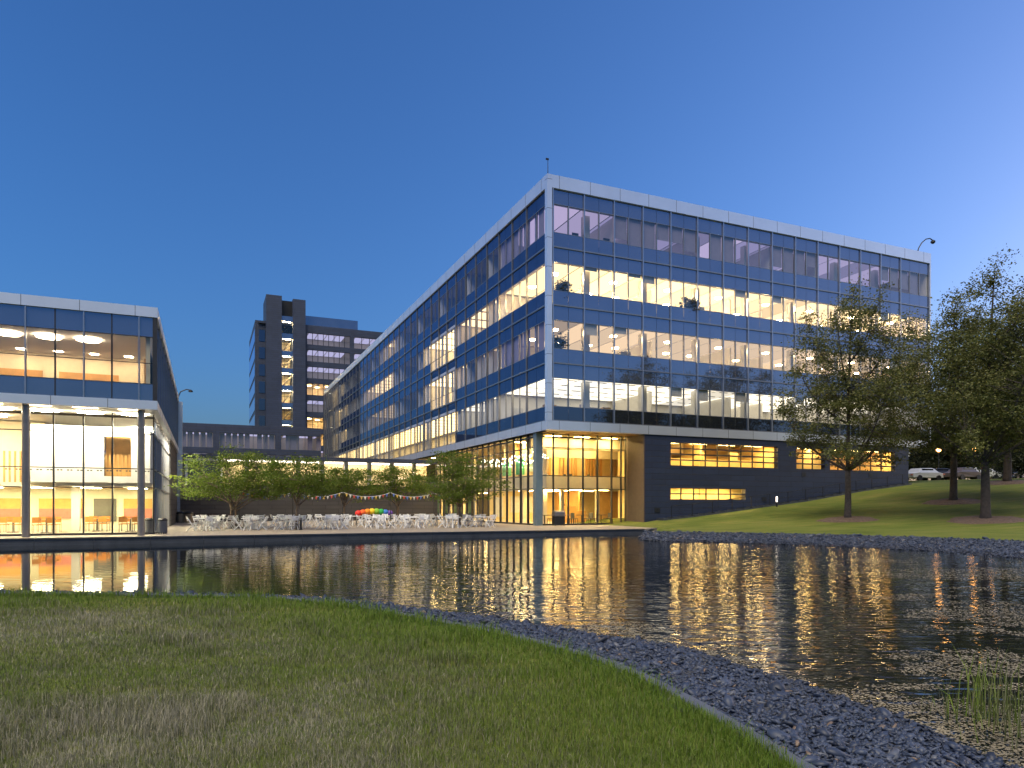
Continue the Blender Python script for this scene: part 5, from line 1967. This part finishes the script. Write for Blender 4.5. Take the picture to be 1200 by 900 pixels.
# rainbow garland of paper fans on stands
rbw = empty("rainbow_decoration", W(-10.8, 9.3), TH)
tag(rbw, "rainbow coloured row of round paper lanterns, red to violet, above the chairs", "decoration")
cols = [(.75, .03, .02), (.8, .12, .02), (.85, .28, .02), (.85, .6, .03), (.25, .5, .04), (.03, .4, .08), (.03, .15, .5), (.12, .05, .35)]
for i, c in enumerate(cols):
    x = -1.25 + i * 0.36
    m = MB()
    bmb = MB().lathe([(0.03, -.245)] + [(0.26 * math.sin(PI * t / 8), -0.25 * math.cos(PI * t / 8)) for t in range(1, 8)] + [(0.03, .245)], 14, (x, 0, 0.92 + 0.16 * math.sin(PI * i / 7)))
    bmb.obj("paper_lantern", pmat("paper_lantern", c, 0.7, var=.05), rbw, smooth=True)
sb = MB()
for x in (-1.4, 0, 1.4):
    sb.bar((x, .1, 0), (x, .1, 0.9), .04)
sb.bar((-1.4, .1, 0.9), (1.4, .1, 0.9), .03)
sb.obj("stand", M["black"], rbw)

# bunting lines between thin posts
posts = [(-21.0, 5.2), (-17.4, 6.0), (-13.8, 6.2), (-10.2, 6.4), (-6.8, 6.2), (-4.6, 4.6)]
plab = ["leftmost bunting post, beside the twin stemmed locust", "bunting post behind the single trunk locust", "bunting post left of the rainbow lanterns", "bunting post right of the rainbow lanterns", "bunting post left of the dark lobby locust", "rightmost bunting post, nearest the lobby glazing"]
for (x, y), lab in zip(posts, plab):
    p = W(x, y)
    r = empty("bunting_post", p)
    tag(r, lab, "post", "thin posts carrying the bunting")
    MB().lathe([(0.035, 0.05), (0.03, 2.55)], 8).obj("pole", M["black"], r)
    MB().lathe([(0.28, 0), (0.28, 0.05), (0.04, 0.07)], 14).obj("base_plate", M["black"], r)
bl_ = ["left span of bunting from the twin stemmed locust", "second span of small bunting flags from the left", "bunting span above the rainbow lanterns", "bunting span right of the rainbow lanterns", "short right span of bunting next to the lobby"]
FL = [pmat("flag_white", (.7, .68, .6), .8), pmat("flag_yellow", (.7, .45, .08), .8), pmat("flag_blue", (.10, .18, .5), .8), pmat("flag_red", (.6, .08, .05), .8)]
for i, lab in enumerate(bl_):
    a, b2 = W(*posts[i], 2.52), W(*posts[i + 1], 2.52)
    pts = [a.lerp(b2, t) - Vector((0, 0, 0.32 * 4 * t * (1 - t))) for t in np.linspace(0, 1, 14)]
    s_ = MB().tube(pts, 0.012, 5).obj("bunting", M["white_paint"])
    tag(s_, lab, "bunting", "bunting strung over the terrace")
    for k in range(1, 13):
        p = pts[k]
        d = (b2 - a).normalized() * 0.09
        f = MB()
        f.v = [tuple(p - d), tuple(p + d), tuple(p - Vector((0, 0, .26)))]
        f.v += [tuple(Vector(v) + Vector((.004, -.008, 0))) for v in f.v]
        f.f = [(0, 1, 2), (5, 4, 3), (0, 3, 4, 1), (1, 4, 5, 2), (2, 5, 3, 0)]
        f.obj("flag", FL[(k * 7 + i) % 4], s_)

# festoon of warm bulbs hung in the lobby behind the left glazing
fs = empty("string_lights", W(0, 0), TH)
tag(fs, "cloud of small warm bulbs hung high inside the lobby behind the terrace side glass", "string lights")
wire = MB()
bq = MB()
for j in range(6):
    x = 0.75 + 0.22 * j
    pts = [Vector((x, 3.2 + 13 * t, 5.85 - 0.35 * 4 * t * (1 - t) * (0.6 + 0.12 * j) - 0.07 * j)) for t in np.linspace(0, 1, 24)]
    wire.tube(pts, 0.006, 4)
    for p in pts[1:-1]:
        q = p + Vector((RNG.normal(0, .05), RNG.normal(0, .1), RNG.normal(0, .06)))
        bq.lathe([(0.012, -.07), (.034, -.045), (.034, -.02), (.012, .0)], 6, tuple(q))
wire.obj("wire", M["black"], fs)
bo = bq.obj("bulb", M["L_bulb"], fs)
bo["kind"] = "stuff"

# path light on the slope beside the stair
pl = empty("path_light", tuple(W(20.4, -1.6, float(ground_z(*W(20.4, -1.6)[:2])[0]))))
tag(pl, "small lit path light on the slope under the strip windows", "path light")
MB().lathe([(0.07, 0), (0.07, 0.42)], 10).obj("post", M["black"], pl)
MB().lathe([(0.065, 0.42), (0.065, 0.85)], 10).obj("lens", M["L_bollard"], pl)
MB().lathe([(0.085, 0.85), (0.085, 0.9), (0.02, .93)], 10).obj("cap", M["black"], pl)

# rooftop camera arm at the far right corner and mast on the near corner
ra = empty("roof_lamp", tuple(W(LR + 0.1, 0.1, ZT + 0.96)), TH)
tag(ra, "curved black lamp arm on the right end of the office roof", "lamp")
pts = [Vector((-1.6 + 0.0, 0, 0.0)), Vector((-1.5, 0, .35)), Vector((-1.05, 0, .95)), Vector((-.45, 0, 1.4)), Vector((.1, 0, 1.55)), Vector((.45, 0, 1.45))]
MB().tube(pts, .05, 8).obj("arm", M["black"], ra)
MB().lathe([(.06, .12), (.2, 0.02), (.22, -.12), (.1, -.24)], 14, (.55, 0, 1.35)).obj("head", M["black"], ra)
ma_ = empty("roof_mast", tuple(W(0.15, 0.3, ZT + 0.96)), TH)
tag(ma_, "thin mast with a small sensor on the near corner of the office roof", "mast")
MB().lathe([(.035, 0), (.02, 1.2)], 8).obj("pole", M["black"], ma_)
MB().box(-.16, .06, -.04, .04, 1.2, 1.32).obj("sensor", M["black"], ma_)
rp = empty("roof_lamp", tuple(D0 + Vector((-YD * RY, YD * RX, PR))), TH)
tag(rp, "small lamp arm at the far end of the pavilion roof", "lamp")
MB().tube([Vector((0, 0, 0)), Vector((.2, 0, .5)), Vector((.7, 0, .75)), Vector((1.0, 0, .7))], .05, 8).obj("arm", M["black"], rp)
MB().lathe([(.05, .1), (.18, 0.0), (.2, -.12)], 12, (1.05, 0, .65)).obj("head", M["black"], rp)

# ------------------------------------------------------------------ furniture seen inside
DXS = [(-1.6, 5.2), (-3.4, 6.6), (-5.6, 5.0), (-7.4, 6.4), (-8.6, 4.6), (-10.6, 6.2)]
dl_ = ["nearest the pavilion corner column", "in front of the grey board", "left of the white pillar", "behind the left round column", "left of the left round column", "at the left edge of the frame"]


def make_dchair():
    r = empty("dining_chair", (0, 0, 0))
    MB().box(-.22, .22, -.22, .22, .43, .47).obj("seat", M["orange_lit"], r)
    MB().box(-.21, .21, .20, .23, .55, .86).obj("backrest", M["orange_lit"], r)
    for s in (-1, 1):
        MB().bar((s * .2, -.2, 0), (s * .2, -.2, .44), .025).bar((s * .2, .2, 0), (s * .2, .22, .8), .025).obj("leg", M["steel"], r)
    return r


def make_dtable():
    r = empty("dining_table", (0, 0, 0))
    MB().box(-.55, .55, -.4, .4, .71, .745).obj("tabletop", M["wood"], r)
    MB().lathe([(.28, 0), (.28, .03), (.04, .06), (.04, .71)], 14).obj("pedestal", M["steel"], r)
    return r


pc, pt_ = make_dchair(), make_dtable()
fc_ = ft_ = True
for (x, y), lab in zip(DXS, dl_):
    p = W(x, y, 0.05, D0)
    t = pt_ if ft_ else copy_tree(pt_)
    ft_ = False
    t.location, t.rotation_euler = p, (0, 0, TH)
    tag(t, "wooden pedestal dining table " + lab, "table", "dining tables in the pavilion")
    for q, (dx, dy, rz, w_) in enumerate(((-.3, -.6, PI, "near left"), (.35, -.62, PI, "near right"), (-.3, .6, 0, "far left"), (.35, .62, 0, "far right"))):
        c = pc if fc_ else copy_tree(pc)
        fc_ = False
        c.location = W(x + dx, y + dy, 0.05, D0)
        c.rotation_euler = (0, 0, TH + rz)
        tag(c, f"orange chair, {w_} seat of the table {lab}", "chair", "orange dining chairs in the pavilion")

LT = [(1.5, 3.6, .04, "near the corner column of the lobby"), (3.2, 3.5, .04, "in the second lobby bay from the corner"), (4.9, 3.7, .04, "in the middle of the lobby front"), (6.6, 3.5, .04, "at the right end of the lobby front"), (3.4, 5.3, 3.25, "on the mezzanine above the middle bays"), (5.6, 5.2, 3.25, "on the mezzanine above the right bays")]
fl1 = fl2 = None
for x, y, z, lab in LT:
    if fl1 is None:
        fl1 = empty("lobby_table", (0, 0, 0))
        MB().lathe([(0, .71), (.45, .71), (.45, .75), (0, .75)], 18).obj("tabletop", M["slate"], fl1)
        MB().lathe([(.25, 0), (.25, .03), (.04, .06), (.04, .71)], 12).obj("pedestal", M["black"], fl1)
        t = fl1
    else:
        t = copy_tree(fl1)
    t.location, t.rotation_euler = W(x, y, z), (0, 0, TH)
    tag(t, "dark round cafe table " + lab, "table", "cafe tables in the lobby")
    for q, w_ in ((-.62, "left"), (.62, "right")):
        if fl2 is None:
            fl2 = empty("lobby_chair", (0, 0, 0))
            MB().box(-.22, .22, -.22, .22, .42, .47).obj("seat", M["slate"], fl2)
            MB().box(-.22, .22, .20, .24, .5, .9).obj("backrest", M["slate"], fl2)
            for sx_ in (-1, 1):
                MB().bar((sx_ * .2, -.2, 0), (sx_ * .2, -.2, .43), .03).bar((sx_ * .2, .2, 0), (sx_ * .2, .2, .5), .03).obj("leg", M["black"], fl2)
            c = fl2
        else:
            c = copy_tree(fl2)
        c.location, c.rotation_euler = W(x + q, y + .1, z), (0, 0, TH + (PI / 2 if q < 0 else -PI / 2))
        tag(c, f"dark lobby chair, {w_} of the cafe table {lab}", "chair", "dark chairs in the lobby")

# office plants and chairs near the glass
for x, s, lab in ((13.2, 2, "leafy pot plant in the brightest office row, behind the sixth bay"), (1.2, 1, "leafy pot plant in the second office row beside the building corner"), (1.6, 2, "leafy pot plant in the brightest office row beside the building corner")):
    p = W(x, 0.75, Z0 + s * SH + 0.06)
    r = make_tree("pot_plant", p, 2.0, 0.9, 0.5, 0.8, M["leaf_dark"], M["bark"], lab, None, 0.03, 26, 14, 0.10, "locust", int(x * 10), (0, 0), 1, 0.16, "plant")
    MB().lathe([(.2, 0), (.26, .5), (.22, .5)], 14).obj("pot", M["white_paint"], r)
for x, s, lab in ((2.6, 3, "dark monitor and desk silhouette in the top storey corner office"), (4.9, 3, "dark office chair and desk silhouette in the top storey second bay")):
    p = W(x, 0.9, Z0 + s * SH + 0.06)
    r = empty("office_desk", p, TH)
    tag(r, lab, "desk")
    MB().box(-.8, .8, -.35, .35, .98, 1.03).obj("desktop", M["slate"], r)
    for sx_ in (-.75, .75):
        MB().box(sx_ - .03, sx_ + .03, -.3, .3, 0, .98).obj("leg", M["slate"], r)
    MB().box(-.1 + (x - 2.6) * .2, .45 + (x - 2.6) * .2, -.02, .03, 1.15, 1.6).box(.1 + (x - 2.6) * .2, .2 + (x - 2.6) * .2, .031, .06, 1.03, 1.3).obj("monitor", M["black"], r)

# ------------------------------------------------------------------ cars and lamps on the crest
CARC = [(.55, .55, .56), (.03, .03, .035), (.10, .08, .08), (.6, .6, .58), (.08, .10, .16)]
CARL = ["silver parked car nearest the building corner, beyond the crest", "black parked car under the crest lamp", "dark grey parked car between the two maple trunks", "white parked car right of the tall maple trunk", "dark blue parked car at the right edge of the crest"]


def make_car(px, Y, rz, col, lab):
    p = on_ground(px, Y)
    r = empty("parked_car", p, rz)
    tag(r, lab, "car", "cars parked beyond the crest")
    prof = [(-2.2, .35), (-2.2, .85), (-1.5, .95), (-.95, 1.42), (.75, 1.45), (1.45, .98), (2.15, .85), (2.2, .35)]
    m = MB()
    for s, k in ((-.86, 0), (.86, 1)):
        for x, z in prof:
            m.v.append((x, s * (.82 if z > 1.2 else 1), z))
    n = len(prof)
    m.f = [tuple(range(n)), tuple(reversed(range(n, 2 * n)))] + [(i, n + i, n + (i + 1) % n, (i + 1) % n) for i in range(n)]
    m.obj("body", pmat("car_paint", col, .3, .3, var=.03), r, bevel=.05)
    for s in (-1, 1):
        MB().box(-.9, .7, s * .76 - .035, s * .76 + .035, 1.0, 1.36).obj("window", M["spandrel_low"], r)
    MB().box(-2.24, -2.18, -.75, -.5, .62, .75).box(-2.24, -2.18, .5, .75, .62, .75).obj("tail_light", M["red"], r)
    for x in (-1.35, 1.35):
        for s in (-1, 1):
            w_ = MB()
            for k in range(14):
                a = 2 * PI * k / 14
                w_.v += [(x + .32 * math.cos(a), s * .88 - .1, .32 + .32 * math.sin(a)), (x + .32 * math.cos(a), s * .88 + .1, .32 + .32 * math.sin(a))]
            w_.f = [(2 * k, 2 * k + 1, (2 * k + 3) % 28, (2 * k + 2) % 28) for k in range(14)] + [tuple(range(0, 28, 2)), tuple(range(27, 0, -2))]
            w_.obj("wheel", M["black"], r)
    return r


for (px, Y), c, lab, rz in zip(((1081, 80), (1099, 82), (1128, 80), (1147, 81), (1190, 84)), CARC, CARL, (.3, .2, .4, .1, .5)):
    make_car(px, Y, rz, c, lab)
for px, Y, h, lab in ((1100, 86, 3.6, "lit orange street lamp near the building corner beyond the crest"), (1141, 90, 3.9, "lit warm street lamp left of the tall maple trunk"), (1163, 84, 3.1, "lit orange street lamp right of the tall maple trunk")):
    p = on_ground(px, Y)
    r = empty("street_lamp", p)
    tag(r, lab, "street lamp", "lit lamps beyond the crest")
    MB().lathe([(.08, 0), (.05, h)], 10).obj("pole", M["black"], r)
    MB().lathe([(.10, h), (.26, h + .15), (.26, h + .4), (.10, h + .5)], 12).obj("lamp_head", M["L_street"], r)

# reeds at the water's edge, right foreground
for px, Y, nb_, lab, hh in ((1172, 6.1, 130, "tall clump of reeds at the water's edge in the right corner", .62), (1135, 6.3, 50, "shorter thin clump of reeds left of the tall corner reeds", .38), (1204, 5.6, 60, "reed clump cut by the right edge of the frame", .5)):
    x = (px - 600) / F * Y
    P = np.column_stack([x + RNG.normal(0, .20, nb_), Y + RNG.normal(0, .16, nb_)])
    o = blades(P, np.full(nb_, WATER - .06), hh * RNG.uniform(.45, 1.2, nb_), np.full(nb_, .008) * RNG.uniform(.6, 1.4, nb_), np.clip(RNG.normal(.50, .14, nb_), 0, 1), "reed_clump", .42)
    tag(o, lab, "reeds", "reeds at the pond edge")
